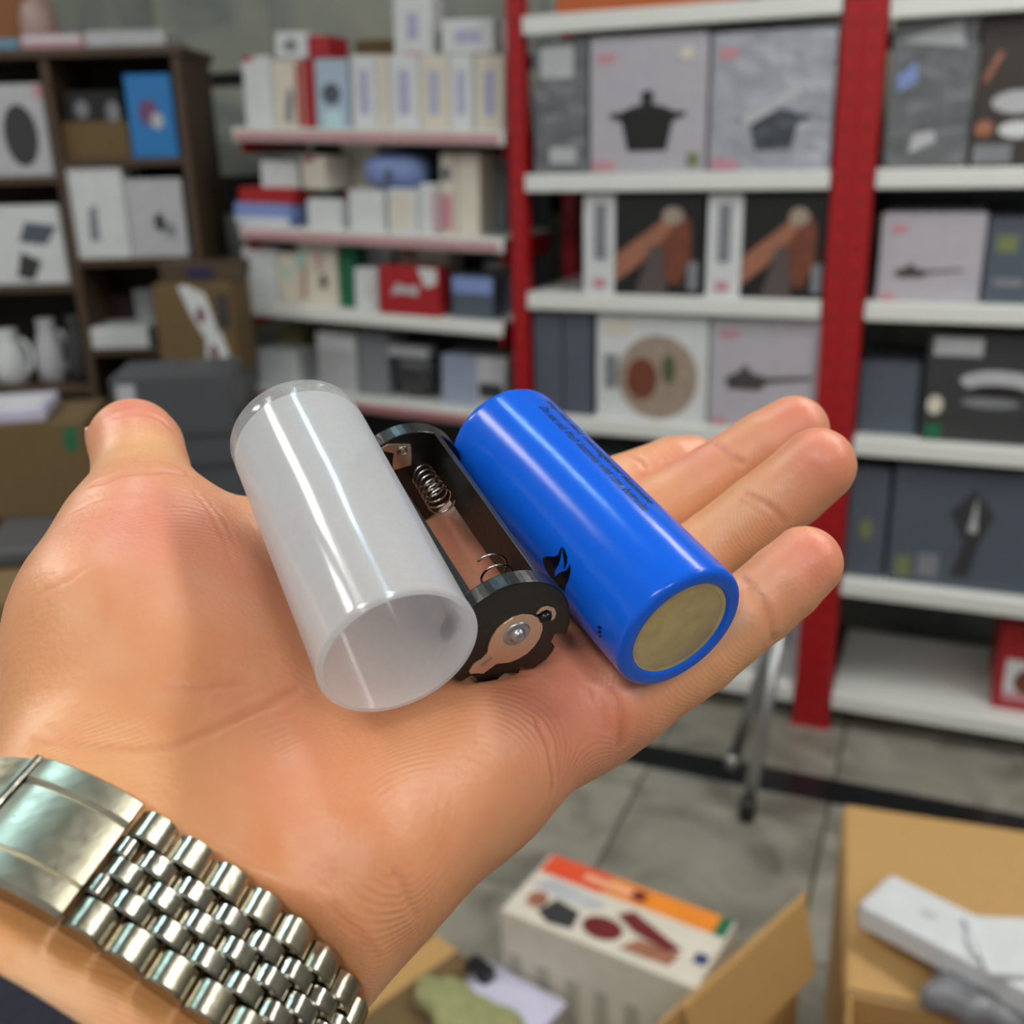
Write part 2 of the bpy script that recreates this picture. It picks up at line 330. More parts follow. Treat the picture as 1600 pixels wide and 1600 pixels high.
# ------------------------------------------------------------------ small goods shelves between bookcase and rack
GX0, GX1 = -.775, 0.0
GZ = [1.447, 1.197, .990, .752]
def gboard(z, label, front):
    t = empty('display_shelf', tuple(GOND.m @ Vector(((GX0 + GX1) / 2, 0, z - .035))), GOND.m.to_3x3())
    W = GX1 - GX0
    child_local('deck', box_bm(-W / 2, W / 2, .003, .34, .029, .035, .001), m_shelf, t)
    child_local('front_lip', box_bm(-W / 2, W / 2, -.005, .005, 0, .035, .002), m_shelf, t)
    child_local('price_strip', box_bm(-W / 2 + .01, W / 2 - .01, -.008, -.005, .004, .026, .0005), front, t)
    for s in (-1, 1): child_local('bracket', box_bm(s * (W / 2 - .01) - .003, s * (W / 2 - .01) + .003, .02, .34, -.03, .029, .001), m_post, t)
    tag(t, label, 'shelf', 'small goods shelves')
m_strip = mat('faded_red_strip', (196, 150, 154), .5); m_strip2 = mat('rose_strip', (180, 120, 124), .5)
gboard(GZ[0], 'highest white display shelf with faded red edge strip', m_strip)
gboard(GZ[1], 'second white display shelf with faded red edge strip', m_strip)
gboard(GZ[2], 'third display shelf with plain white edge under the red box', m_shelf)
gboard(GZ[3], 'lowest display shelf with rose edge strip above the plastic tube', m_strip2)
gb = slab(GOND, 'back_panel', GX0 + .02, GX1 - .01, .345, .36, 0, 1.42, mat('gondola_back', (70, 70, 74), .6), None, .002)
tag(gb, 'dark grey back panel of the small goods shelves', 'panel')
def G(name, u0, u1, vt, lev, m, label, **k):
    if name == 'product_box': k.setdefault('group', 'small boxes on the display shelves')
    return carton(GOND, name, u0, u1, vt, GZ[lev], m, label, **k)
lil = lambda: [('text_block', rect(.32, .2, .68, .8), m_lav)]
G('product_box', 380, 424, 88, 0, m_white, 'leftmost tall white box on the highest display shelf', d=.05, depth=.1, vref=130, prints=[('red_corner', rect(0, .93, .4, 1), m_red)])
G('product_box', 426, 472, 94, 0, m_cream, 'tall cream box with dark figure under the small white box', d=.05, depth=.1, vref=130, prints=[('figure_print', [(.35, .08), (.45, .5), (.6, .62), (.7, .5), (.62, .08)], m_grey), ('red_edge', rect(.8, .02, .98, .96), m_red)])
G('product_box', 474, 490, 92, 0, m_red, 'slim dark red box between two pale boxes', d=.05, depth=.1, vref=130)
G('product_box', 492, 542, 92, 0, mat('sky_card', (172, 190, 206), .4), 'pale blue box with dark gadget picture', d=.04, depth=.1, vref=130, prints=[('gadget_print', ell(.5, .5, .3, .16), m_slate), ('base_print', rect(.3, .02, .8, .26), mat('ice_print', (190, 222, 230), .4))])
z2 = GOND.pix(450, 92, .05)[1]
carton(GOND, 'product_box', 428, 478, 50, z2, m_white, 'small white box stacked on the tall cream box', d=.045, depth=.1, prints=[('dial_print', ell(.5, .5, .22, .25), m_grey)], group='small boxes on the display shelves')
carton(GOND, 'product_box', 481, 512, 56, z2, m_red, 'red box stacked beside the small white box', d=.045, depth=.1, group='small boxes on the display shelves')
for i, (a, b) in enumerate(((549, 588), (590, 606), (608, 654), (656, 700), (702, 738), (742, 788))):
    G('product_box', a, b, 86, 0, m_white if i % 2 == 0 else m_cream, ['white box with lilac panel right of the pale blue box', 'thin cream box spine third from the pale blue box', 'white box with lilac panel below the tall upright white box', 'cream box with lilac panel below the gap of two stacked boxes', 'pale white box with faint panel below the low lying white box', 'cream box with lilac panel touching the slim red post'][i],
      d=.05, depth=.12, vref=130, prints=lil() if b - a > 20 else ())
zt = GOND.pix(650, 85, .05)[1]
carton(GOND, 'product_box', 615, 674, -8, zt, m_white, 'upright white box standing on the highest row of boxes', d=.055, depth=.1, prints=[('text_block', rect(.35, .25, .65, .7), m_lav), ('red_edge', rect(.3, .0, .7, .05), m_pink)], vref=40, group='small boxes on the display shelves')
carton(GOND, 'product_box', 690, 772, 30, zt, m_white, 'low wide white box lying on the highest row of boxes', d=.055, depth=.1, prints=[('text_block', rect(.25, .3, .75, .7), m_lav)], vref=60, group='small boxes on the display shelves')
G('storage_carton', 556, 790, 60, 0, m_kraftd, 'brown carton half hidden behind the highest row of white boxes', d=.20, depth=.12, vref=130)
# second shelf
G('flat_box', 366, 452, 318, 1, m_peri, 'flat periwinkle box lying at the left end of the second shelf', d=.03, depth=.2, vref=330, prints=[('white_band', rect(.02, .05, .98, .35), m_white)])
z3 = GOND.pix(410, 318, .03)[1]
carton(GOND, 'flat_box', 372, 456, 294, z3, m_red, 'flat red box lying on the flat periwinkle box', d=.035, depth=.18)
z4 = GOND.pix(410, 294, .03)[1]
carton(GOND, 'product_box', 410, 462, 252, z4, m_white, 'tilted white box on top of the flat red box', d=.06, depth=.1, rot=.25, group='small boxes on the display shelves')
carton(GOND, 'product_box', 466, 510, 243, z4, m_cream, 'cream box with red mark leaning beside the tilted white box', d=.05, depth=.1, rot=-.2, prints=[('red_mark', rect(.2, .8, .5, 1), m_red)], group='small boxes on the display shelves')
G('product_box', 488, 521, 284, 1, m_green, 'dark green box behind the small low white box', d=.16, depth=.1, vref=330)
G('product_box', 480, 532, 312, 1, m_white, 'small low white box in front of the dark green box', d=.02, depth=.06, vref=330)
G('product_box', 536, 592, 224, 1, m_cream, 'tall cream box behind the blue bag', d=.16, depth=.1, vref=300, prints=[('red_mark', rect(0, .3, .3, .42), m_red)])
G('product_box', 545, 600, 298, 1, m_white, 'white box under the left half of the blue bag', d=.03, depth=.09, vref=320)
G('product_box', 606, 652, 296, 1, m_white, 'white box under the right half of the blue bag', d=.03, depth=.09, vref=320, prints=[('cream_panel', rect(.1, .1, .8, .9), m_cream)])
G('product_box', 655, 681, 288, 1, m_white, 'narrow white box right of the blue bag', d=.03, depth=.09, vref=320, prints=[('red_edge', rect(.8, 0, 1, .9), m_pink)])
G('product_box', 688, 712, 240, 1, m_cream, 'tall cream box with blue and red print on second shelf', d=.05, depth=.09, vref=300, prints=[('dial_print', ell(.4, .75, .3, .1), m_slate), ('panel_print', rect(.05, .05, .8, .5), m_pink)])
G('product_box', 714, 748, 240, 1, m_cream, 'tall plain cream box right of the printed cream box', d=.05, depth=.1, vref=300)
G('product_box', 752, 790, 245, 1, m_grey, 'grey box in the shade at the right end of second shelf', d=.16, depth=.1, vref=300)
# blue bag: a soft sack lying on two boxes
def soft_bag(F, name, u0, u1, v0, zb, d, depth, m, label, cat='bag'):
    xa, zt_ = F.pix(u0, v0, d); xb, _ = F.pix(u1, v0, d); W, H = xb - xa, zt_ - zb
    bm = bmesh.new(); bmesh.ops.create_icosphere(bm, subdivisions=3, radius=1.0)
    rnd = random.Random(7)
    for v in bm.verts:
        n = 1 + .08 * math.sin(5 * v.co.x + 3 * v.co.z) * math.cos(4 * v.co.y)
        v.co = Vector((math.copysign(abs(v.co.x) ** .7, v.co.x) * W / 2 * n, v.co.y * depth / 2, H / 2 + math.copysign(abs(v.co.z) ** .8, v.co.z) * H / 2 * (n if v.co.z > 0 else 1)))
    o = bm_obj(name, bm, m, None, True); o.matrix_world = F.m @ Matrix.Translation(((xa + xb) / 2, d + depth / 2, zb)); bpy.context.view_layer.update()
    return tag(o, label, cat)
bag = soft_bag(GOND, 'soft_bag', 556, 656, 238, GOND.pix(600, 296, .04)[1], .03, .1, m_peri, 'crumpled periwinkle blue bag lying on the white boxes')
child_local('gathered_neck', box_bm(-.012, .012, -.052, -.045, .02, .05, .003), m_slate, bag)
# third shelf
G('product_box', 380, 432, 388, 2, m_white, 'plain white box at the left end of the third shelf', d=.04, depth=.12, vref=430)
G('product_box', 434, 464, 396, 2, m_cream, 'pale cream box second on the third shelf', d=.04, depth=.12, vref=430, prints=[('spot_print', ell(.5, .6, .2, .15), mat('mint_print', (170, 205, 195), .5))])
G('product_box', 466, 526, 376, 2, m_cream, 'tall cream box with small dark figure left of green box', d=.04, depth=.1, vref=430, prints=[('figure_print', ell(.66, .38, .09, .12), m_dark), ('spoon_print', [(.1, .1), (.16, .7), (.22, .7), (.2, .1)], m_skinprint), ('mint_badge', ell(.08, .7, .12, .14), mat('mint_print', (170, 205, 195), .5)), ('red_mark', rect(.5, .55, .62, .8), m_pink)])
G('product_box', 530, 554, 374, 2, m_green, 'slim emerald green box on the third shelf', d=.05, depth=.07, vref=430)
G('product_box', 554, 590, 420, 2, m_white, 'white box between the green and the red box', d=.03, depth=.08, vref=440)
G('product_box', 562, 612, 386, 2, m_silver, 'grey box behind the white box and red box', d=.13, depth=.1, vref=430)
rb = G('gift_box', 592, 684, 418, 2, m_red, 'bright red box with white scribbled lettering at shelf edge', d=.004, depth=.07, vref=440,
       prints=[('white_corner', [(.66, 1.0), (.98, 1.0), (.98, .7), (.8, .6)], m_white), ('lettering', [(.2, .42), (.3, .66), (.5, .6), (.68, .64), (.66, .42), (.45, .46)], m_silver)])
G('product_box', 622, 700, 374, 2, m_cream, 'cream and brown box behind the bright red box', d=.14, depth=.1, vref=430, prints=[('tan_patch', rect(.05, .7, .4, .98), m_skinprint)])
G('appliance_box', 706, 770, 432, 2, m_slate, 'slate grey box with periwinkle top band at the right end of third shelf', d=.03, depth=.14, vref=450, prints=[('blue_band', rect(.02, .6, .98, .98), m_peri)])
G('product_box', 756, 786, 410, 2, m_white, 'small white box in the dark corner near the red post', d=.2, depth=.1, vref=440)
# lowest shelf
G('product_box', 404, 462, 548, 3, m_white, 'white box at the left end of the lowest display shelf', d=.05, depth=.12, vref=590)
G('product_box', 440, 476, 512, 3, mat('olive_card', (150, 148, 104), .5), 'olive edged box behind the left end of the lowest shelf', d=.18, depth=.1, vref=580)
G('product_box', 496, 558, 520, 3, m_silver, 'tall grey white box standing above the plastic tube', d=.05, depth=.12, vref=580, prints=[('white_head', rect(.05, .72, .95, .98), m_white)])
G('product_box', 562, 606, 520, 3, m_grey, 'grey box in the middle of the lowest display shelf', d=.05, depth=.12, vref=580)
G('product_box', 690, 744, 556, 3, mat('haze_card', (150, 160, 180), .4), 'hazy blue grey box on the lowest display shelf', d=.05, depth=.12, vref=600)
G('product_box', 744, 790, 560, 3, m_silver, 'silver grey box nearest the post on the lowest display shelf', d=.05, depth=.12, vref=600, prints=[('slot_print', rect(.1, .2, .9, .5), m_dark)])
def bowl(F, u0, u1, v0, zb, d, m, label):
    xa, zt_ = F.pix(u0, v0, d); xb, _ = F.pix(u1, v0, d); r = (xb - xa) / 2; H = zt_ - zb
    prof = [(.0, 0), (.45, 0), (.5, .04), (.75, .3), (.92, .65), (1, 1), (.97, 1), (.88, .66), (.7, .34), (.4, .1), (0, .08)]
    bm = bmesh.new(); n = 28; rings = []
    for pr, pz in prof:
        rings.append([bm.verts.new((pr * r * math.cos(2 * math.pi * i / n), pr * r * math.sin(2 * math.pi * i / n), pz * H)) for i in range(n)] if pr > 0 else None)
    for a, b in zip(rings, rings[1:]):
        if a is None or b is None: continue
        for i in range(n): bm.faces.new((a[i], a[(i + 1) % n], b[(i + 1) % n], b[i]))
    bm.faces.new(rings[1][::-1]); bm.faces.new(rings[-2])
    o = bm_obj('serving_bowl', bm, m, None, True); o.matrix_world = F.m @ Matrix.Translation(((xa + xb) / 2, d + r, zb)); bpy.context.view_layer.update()
    return tag(o, label, 'bowl')
bowl(GOND, 596, 674, 560, GZ[3], .03, m_dark, 'dark grey bowl on the lowest display shelf')
carton(GOND, 'product_box', 600, 668, 542, GOND.pix(640, 560, .05)[1], m_silver, 'wrapped pale pack resting in the dark bowl', d=.055, depth=.05, group='small boxes on the display shelves')
# ------------------------------------------------------------------ dark wooden bookcase on the left
def B(name, u0, u1, vt, zb, m, label, **k): return carton(BOOK, name, u0, u1, vt, zb, m, label, **k)
bx = lambda u, v, d=0: BOOK.pix(u, v, d)[0]
bz = lambda u, v, d=0: BOOK.pix(u, v, d)[1]
XL, XM, XR = bx(-190, 300), bx(98, 300), bx(304, 300)
ZT = bz(150, 88)
t = empty('bookcase', (BOOK.m @ Vector(((XL + XR) / 2, .15, 0))))
bw = .022
def bpart(nm, x0, x1, y0, y1, z0, z1, m=m_brown): return slab(BOOK, nm, x0, x1, y0, y1, z0, z1, m, t, .0015)
bpart('side_panel', XL, XL + bw, 0, .3, 0, ZT); bpart('side_panel', XR - bw, XR, 0, .3, 0, ZT)
bpart('divider', XM - bw / 2, XM + bw / 2, .004, .3, 0, ZT)
bpart('top_board', XL - .01, XR + .01, -.01, .31, ZT, ZT + .022)
bpart('back_board', XL + bw, XR - bw, .288, .3, 0, ZT, mat('wood_back', (52, 42, 32), .7))
zl = [bz(40, 276), bz(50, 446), bz(60, 606)]; zr = [bz(190, 248), bz(200, 404), bz(200, 545)]
for z in zl: bpart('shelf', XL + bw, XM - bw / 2, .006, .288, z - .02, z)
for z in zr: bpart('shelf', XM + bw / 2, XR - bw, .006, .288, z - .02, z)
tag(t, 'dark brown wooden bookcase full of household goods', 'bookcase')
B('speaker_box', -60, 74, 132, zl[0], m_silver, 'grey white box with dark oval picture in the left column', d=.02, depth=.2, vref=200, prints=[('oval_picture', ell(.68, .45, .2, .34), m_dark), ('red_corner', rect(.9, .86, 1, .98), m_pink)])
B('white_goods_box', -40, 100, 322, zl[1], m_white, 'white box with grey blurred picture below the oval box', d=.03, depth=.2, vref=380, prints=[('grey_picture', [(.5, .55), (.6, .8), (.95, .74), (.8, .5)], m_slate), ('dark_picture', [(.42, .1), (.5, .42), (.72, .3), (.6, .05)], m_dark)])
def jug(u0, u1, v0, zb, d, m, label):
    xa, zt_ = BOOK.pix(u0, v0, d); xb, _ = BOOK.pix(u1, v0, d); r = (xb - xa) / 2; H = zt_ - zb
    prof = [(.6, 0), (.95, .04), (1, .3), (.9, .6), (.62, .82), (.6, .9), (.66, 1), (.58, 1), (.5, .9), (.5, .8)]
    bm = bmesh.new(); n = 24; rings = [[bm.verts.new((p * r * math.cos(2 * math.pi * i / n), p * r * math.sin(2 * math.pi * i / n), q * H)) for i in range(n)] for p, q in prof]
    for a, b in zip(rings, rings[1:]):
        for i in range(n): bm.faces.new((a[i], a[(i + 1) % n], b[(i + 1) % n], b[i]))
    bm.faces.new(rings[0][::-1]); bm.faces.new(rings[-1])
    root = bm_obj('jug', bm, m, None, True); root.matrix_world = BOOK.m @ Matrix.Translation(((xa + xb) / 2, d + r, zb)); bpy.context.view_layer.update()
    hb = bmesh.new(); prev = None
    for i in range(13):
        a = -math.pi / 2 + math.pi * i / 12; c = Vector((r * (.85 + .5 * math.cos(a)), 0, H * (.5 + .3 * math.sin(a))))
        ring = [hb.verts.new(c + Vector((math.cos(a) * .008 * math.cos(q), .008 * math.sin(q), math.sin(a) * .008 * math.cos(q)))) for q in [2 * math.pi * k / 8 for k in range(8)]]
        if prev:
            for k in range(8): hb.faces.new((prev[k], prev[(k + 1) % 8], ring[(k + 1) % 8], ring[k]))
        prev = ring
    child_local('handle', hb, m, root, True)
    return tag(root, label, 'jug')
jug(-30, 22, 520, zl[2], .03, m_white, 'white jug cut by the left picture edge on the low shelf')
jug(38, 82, 502, zl[2], .05, m_silver, 'grey white jug in the middle of the low left shelf')
jug(84, 128, 496, zl[2], .04, m_dark, 'dark jug with pale lid beside the bookcase divider')
B('black_box', 100, 188, 142, bz(140, 190, .03), m_black, 'black box lying on a brown carton in the right column', d=.035, depth=.16, vref=160, prints=[('round_print', ell(.3, .4, .12, .3), m_grey), ('round_print', ell(.85, .3, .12, .36), m_grey)])
B('storage_carton', 94, 204, 190, zr[0], m_kraftd, 'dull brown carton under the black box', d=.03, depth=.2, vref=220)
B('toy_box', 200, 272, 116, zr[0], m_blue, 'bright blue box with dim red picture on the bookcase', d=.012, depth=.12, vref=180, prints=[('figure_print', ell(.45, .55, .22, .16), mat('plum_print', (110, 70, 110), .5)), ('figure_print', ell(.62, .45, .14, .1), m_silver)])
B('white_goods_box', 108, 196, 262, zr[1], m_white, 'white box with thin grey figure on the middle right shelf', d=.014, depth=.2, vref=330, prints=[('figure_print', [(.3, .2), (.35, .55), (.5, .6), (.48, .2)], m_grey)])
B('white_goods_box', 198, 288, 280, zr[1], m_silver, 'greyish white box with dark knob picture on the middle right shelf', d=.02, depth=.2, vref=330, prints=[('knob_print', ell(.55, .45, .1, .12), m_dark), ('knob_print', ell(.72, .35, .1, .1), m_grey)])
tray = B('white_tray', 142, 232, 512, zr[2], m_white, 'low white tray on the lower right shelf of the bookcase', d=.01, depth=.16, vref=530, cat='tray')
B('white_goods_box', 214, 242, 452, zr[2], m_silver, 'upright white pack leaning behind the low white tray', d=.19, depth=.06, vref=500, rot=.2)
B('maroon_box', 150, 212, 462, zr[2], mat('maroon_card', (52, 28, 28), .5), 'dark maroon box behind the low white tray', d=.19, depth=.08, vref=500)
# on top of the bookcase
B('flat_pack', -60, 28, 62, ZT + .022, mat('teal_pack', (104, 150, 170), .4), 'teal blue flat pack on top of the bookcase', d=.02, depth=.2)
B('flat_pack', 30, 128, 54, ZT + .022, mat('rose_pack', (198, 150, 160), .35), 'rose and white flat pack on top of the bookcase', d=.015, depth=.2, prints=[('white_band', rect(.05, .5, .95, .9), m_white)])
B('flat_pack', 130, 256, 48, ZT + .022, m_silver, 'crinkled white flat pack at the right of the bookcase top', d=.01, depth=.2)
B('ginger_box', -40, 34, -30, ZT + .022, mat('ginger_card', (140, 86, 44), .6), 'ginger brown box at the top left corner', d=.23, depth=.06)
zt_ = ZT + .022
def ball_lid(u, v, r, m, label):
    x, z = BOOK.pix(u, v, .26); bm = bmesh.new()
    prof = [(.7, 0), (1, .1), (1, .62), (.9, .8), (.6, .95), (.25, 1.0), (.22, 1.12), (.1, 1.16)]
    n = 24; H = max(.06, z - zt_); rings = [[bm.verts.new((p * r * math.cos(2 * math.pi * i / n), p * r * math.sin(2 * math.pi * i / n), q * H)) for i in range(n)] for p, q in prof]
    for a, b in zip(rings, rings[1:]):
        for i in range(n): bm.faces.new((a[i], a[(i + 1) % n], b[(i + 1) % n], b[i]))
    bm.faces.new(rings[0][::-1]); bm.faces.new(rings[-1])
    o = bm_obj('canister', bm, m, None, True); o.matrix_world = BOOK.m @ Matrix.Translation((x, .26 + r * .1 - .05, zt_)); tag(o, label, 'canister')
ball_lid(66, -2, .05, mat('blush_ceramic', (176, 150, 142), .4), 'blush pink canister on top of the bookcase')
# ------------------------------------------------------------------ cartons between bookcase and shelves, counter with crates
STACK = Frame((-0.75, 2.72, 0), 0.0)
def S(name, u0, u1, vt, zb, m, label, **k): return carton(STACK, name, u0, u1, vt, zb, m, label, **k)
zc = STACK.pix(300, 592, 0)[1]
pl = S('pallet_box', 236, 372, 596, 0, mat('grey_crate_low', (84, 86, 90), .5), 'tall grey crate carrying the brown carton', d=-.02, depth=.2, vref=596)
zc = STACK.pix(300, 596, -.02)[1] + .002
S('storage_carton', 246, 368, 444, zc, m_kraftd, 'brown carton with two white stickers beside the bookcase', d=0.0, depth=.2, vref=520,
  prints=[('sticker', [(.33, .98), (.42, 1.0), (.66, .9), (.78, .5), (.6, .44), (.45, .7)], m_white), ('sticker', [(.62, .46), (.82, .5), (.9, .2), (.72, .02), (.58, .14)], m_white), ('dark_oval', ell(.58, .68, .05, .09), m_wine), ('dark_oval', ell(.7, .28, .05, .09), m_wine), ('black_label', rect(.8, .55, .94, .9), m_dark)])
zk = STACK.pix(300, 444, 0)[1] + .002
S('storage_carton', 250, 372, 412, zk, m_brown, 'small dark brown carton on the stickered carton', d=.05, depth=.14, vref=430, prints=[('violet_label', rect(.35, .1, .68, .8), mat('violet_print', (40, 34, 72), .5))])
CT = Frame((-0.62, 1.92, 0), 0.12)
ZC = .70
cu0, cu1 = CT.pix(-60, 800)[0], CT.pix(420, 800)[0]
t = empty('counter', tuple(CT.m @ Vector(((cu0 + cu1) / 2, .25, 0))), CT.m.to_3x3())
W = cu1 - cu0
child_local('worktop', box_bm(-W / 2, W / 2, -.25, .35, ZC - .03, ZC, .003), m_counter, t)
child_local('front_panel', box_bm(-W / 2 + .02, W / 2 - .02, -.22, -.20, .08, ZC - .03, .002), m_rubber, t)
for s in (-1, 1): child_local('side_panel', box_bm(s * (W / 2 - .02) - .01, s * (W / 2 - .02) + .01, -.20, .33, 0, ZC - .03, .002), m_rubber, t)
child_local('plinth', box_bm(-W / 2 + .04, W / 2 - .04, -.19, .3, 0, .08, .002), m_rubber, t)
tag(t, 'dark grey counter with black front behind the thumb', 'counter')
def C(name, u0, u1, vt, m, label, **k): return carton(CT, name, u0, u1, vt, ZC, m, label, **k)
C('storage_crate', 176, 366, 588, mat('grey_crate', (76, 78, 82), .4), 'grey plastic crate on the counter behind the thumb tip', d=.26, depth=.2, vref=640, cat='crate',
  prints=[('pale_label', rect(.05, .68, .2, .95), m_silver), ('ridge', rect(.24, .5, .98, .54), m_dark), ('ridge', rect(.24, .25, .98, .29), m_dark)])
C('storage_carton', -60, 138, 664, m_kraftd, 'tan carton on the counter at the left picture edge', d=.2, depth=.22, vref=700, prints=[('green_tape', rect(.82, .7, .92, .95), m_green)])
o = slab(CT, 'paper_sheets', CT.pix(-60, 662, .2)[0], CT.pix(62, 662, .2)[0], .205, .38, CT.pix(40, 664, .2)[1] + .003, CT.pix(40, 664, .2)[1] + .03, m_paper, None, .003, rot=.1)
tag(o, 'stack of white paper on the tan carton', 'paper')
child_local('top_sheet', box_bm(-.05, .06, -.06, .05, .027, .0285, .0003), m_white, o)
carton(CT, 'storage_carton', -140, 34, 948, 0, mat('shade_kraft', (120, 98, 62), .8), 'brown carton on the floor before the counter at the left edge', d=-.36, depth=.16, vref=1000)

# ------------------------------------------------------------------ cartons at the bottom of the picture
def up(u, v, z): return on_plane(u, v, (0, 0, z), (0, 0, 1))
def quad_frame(px, z):
    bl, br, fr_, fl_ = [up(u, v, z) for u, v in px]
    c = (bl + br + fr_ + fl_) / 4; ex = (br - bl + fr_ - fl_) / 2; ey = (bl - fl_ + br - fr_) / 2
    W = np.linalg.norm(ex); ex = ex / W; ey = ey - ex * (ey @ ex); D = np.linalg.norm(ey)
    return c, math.atan2(ex[1], ex[0]), W, D
c, a, W, D = quad_frame([(850, 1330), (1150, 1440), (1090, 1545), (793, 1425)], .40)
APP = Matrix.Translation((c[0], c[1], .16)) @ Matrix.Rotation(a, 4, 'Z')
ab_ = bm_obj('appliance_box', box_bm(-W / 2, W / 2, -D / 2, D / 2, 0, .24, .002), m_cream); ab_.matrix_world = APP; bpy.context.view_layer.update()
tag(ab_, 'white and orange appliance box with fruit pictures standing in an open carton', 'box')
def top_print(nm, pts, m, k):
    bm = bmesh.new(); f = bm.faces.new([bm.verts.new(((x - .5) * W, (y - .5) * D, .2402 + .0006 * k)) for x, y in pts])
    r = bmesh.ops.extrude_face_region(bm, geom=[f]); bmesh.ops.translate(bm, vec=(0, 0, .0005), verts=[v for v in r['geom'] if isinstance(v, bmesh.types.BMVert)])
    child_local(nm, bm, m, ab_)
top_print('orange_band', rect(.34, .72, .93, .995), m_orange, 0); top_print('red_band', rect(.02, .70, .36, .995), m_redorange, 1)
top_print('green_mark', rect(.93, .72, .99, .99), m_green, 0); top_print('lettering', rect(.24, .8, .5, .9), mat('peach_print', (240, 176, 140), .5), 2)
top_print('lettering', rect(.5, .78, .57, .92), m_wine, 2)
top_print('grey_swoosh', [(.03, .5), (.12, .66), (.42, .6), (.4, .46), (.2, .42)], m_silver, 0)
top_print('machine_picture', [(.16, .16), (.2, .4), (.34, .34), (.36, .1), (.24, .06)], m_dark, 1); top_print('fruit_picture', ell(.48, .26, .1, .15), m_wine, 1)
top_print('machine_picture', [(.5, .5), (.56, .62), (.86, .36), (.8, .28), (.62, .36)], m_wine, 2); top_print('hand_picture', [(.6, .1), (.66, .3), (.86, .3), (.84, .12)], m_skinprint, 1)
top_print('peach_picture', ell(.12, .3, .05, .12), m_skinprint, 2); top_print('blue_mark', rect(.92, .28, .98, .42), mat('navy_print', (50, 64, 110), .5), 1)
for i in range(6):
    child_local('side_rib', box_bm(-W * .46 + i * W * .155, -W * .46 + i * W * .155 + .02, -D / 2 - .0012, -D / 2, .03, .17, .0004), mat('grey_side_print', (176, 172, 156), .5), ab_)
# the open carton round it
A_, B_ = up(1085, 1532, .40), up(1246, 1372, .42)
e2 = (B_ - A_); e2[2] = 0; e2 /= np.linalg.norm(e2); e1 = np.array([e2[1], -e2[0], 0])
ct = empty('open_carton', (c[0], c[1], 0), Matrix.Rotation(math.atan2(e1[1], e1[0]), 3, 'Z'))
Mi = Matrix.Translation((c[0], c[1], 0)) @ Matrix.Rotation(math.atan2(e1[1], e1[0]), 4, 'Z'); Mi = Mi.inverted()
al, bl_ = Mi @ Vector(A_), Mi @ Vector(B_)
xr = (al.x + bl_.x) / 2 + .012; y1_ = bl_.y; y0_ = y1_ - .335; xl = xr - .336
child_local('side_wall', box_bm(xr, xr + .005, y0_, y1_, 0, .405, .001), m_kraft, ct); child_local('side_wall', box_bm(xl, xl + .005, y0_, y1_, 0, .20, .001), m_kraft, ct)
child_local('end_wall', box_bm(xl + .005, xr, y1_ - .005, y1_, 0, .22, .001), m_kraft, ct); child_local('end_wall', box_bm(xl + .005, xr, y0_, y0_ + .005, 0, .20, .001), m_kraft, ct)
child_local('base', box_bm(xl + .005, xr, y0_ + .005, y1_ - .005, 0, .157, .001), m_kraft, ct)
fl = child_local('side_flap', box_bm(0, .12, -.14, .14, 0, .004, .001), m_kraft, ct)
fl.matrix_local = Matrix.Translation((xr + .004, (y0_ + y1_) / 2 + .02, .402)) @ Matrix.Rotation(1.36, 4, 'Y')
tag(ct, 'open brown carton holding the white and orange appliance box', 'carton')
# papers, cloth and black item beside it
CTM = Mi.inverted()
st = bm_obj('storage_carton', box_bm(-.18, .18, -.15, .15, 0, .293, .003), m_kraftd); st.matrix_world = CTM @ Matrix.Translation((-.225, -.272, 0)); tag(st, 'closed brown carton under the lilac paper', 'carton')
child_local('packing_tape', box_bm(-.025, .025, -.15, .15, .293, .2936, .0002), m_kraft, st)
def on_st(u, v, z):
    p = Mi @ Vector(up(u, v, z)); return CTM @ Matrix.Translation((p.x, min(p.y, -.15), z))
pp = bm_obj('paper_sheet', box_bm(-.07, .07, -.05, .05, 0.004, .008, .001), m_paper); pp.matrix_world = on_st(790, 1572, .295) @ Matrix.Rotation(.15, 4, 'Z'); tag(pp, 'pale lilac paper sheets left of the appliance box', 'paper')
child_local('lower_sheet', box_bm(-.065, .06, -.06, .04, 0, .0035, .001), m_white, pp)
cl = bmesh.new(); bmesh.ops.create_icosphere(cl, subdivisions=4, radius=1)
for v in cl.verts:
    n = 1 + .18 * math.sin(6 * v.co.x + 2) * math.sin(5 * v.co.y); v.co = Vector((v.co.x * .10 * n, v.co.y * .04 * n, max(v.co.z, -.3) * .022 * (n + .3 * math.sin(17 * v.co.x + 9 * v.co.y)) + .006))
co = bm_obj('cloth', cl, m_cloth, None, True); co.matrix_world = on_st(735, 1596, .306) @ Matrix.Rotation(.1, 4, 'Z'); tag(co, 'crumpled olive green cloth at the bottom edge', 'cloth')
bk = bm_obj('adapter', box_bm(-.022, .022, -.012, .012, 0, .028, .004), m_rubber); bk.matrix_world = CTM @ Matrix.Translation(((Mi @ Vector(up(768, 1512, .3))).x, -.137, .294)); tag(bk, 'small black adapter at the corner of the appliance box', 'adapter')
child_local('prong', box_bm(-.004, .004, -.024, -.012, .012, .018, .001), m_steel, bk)
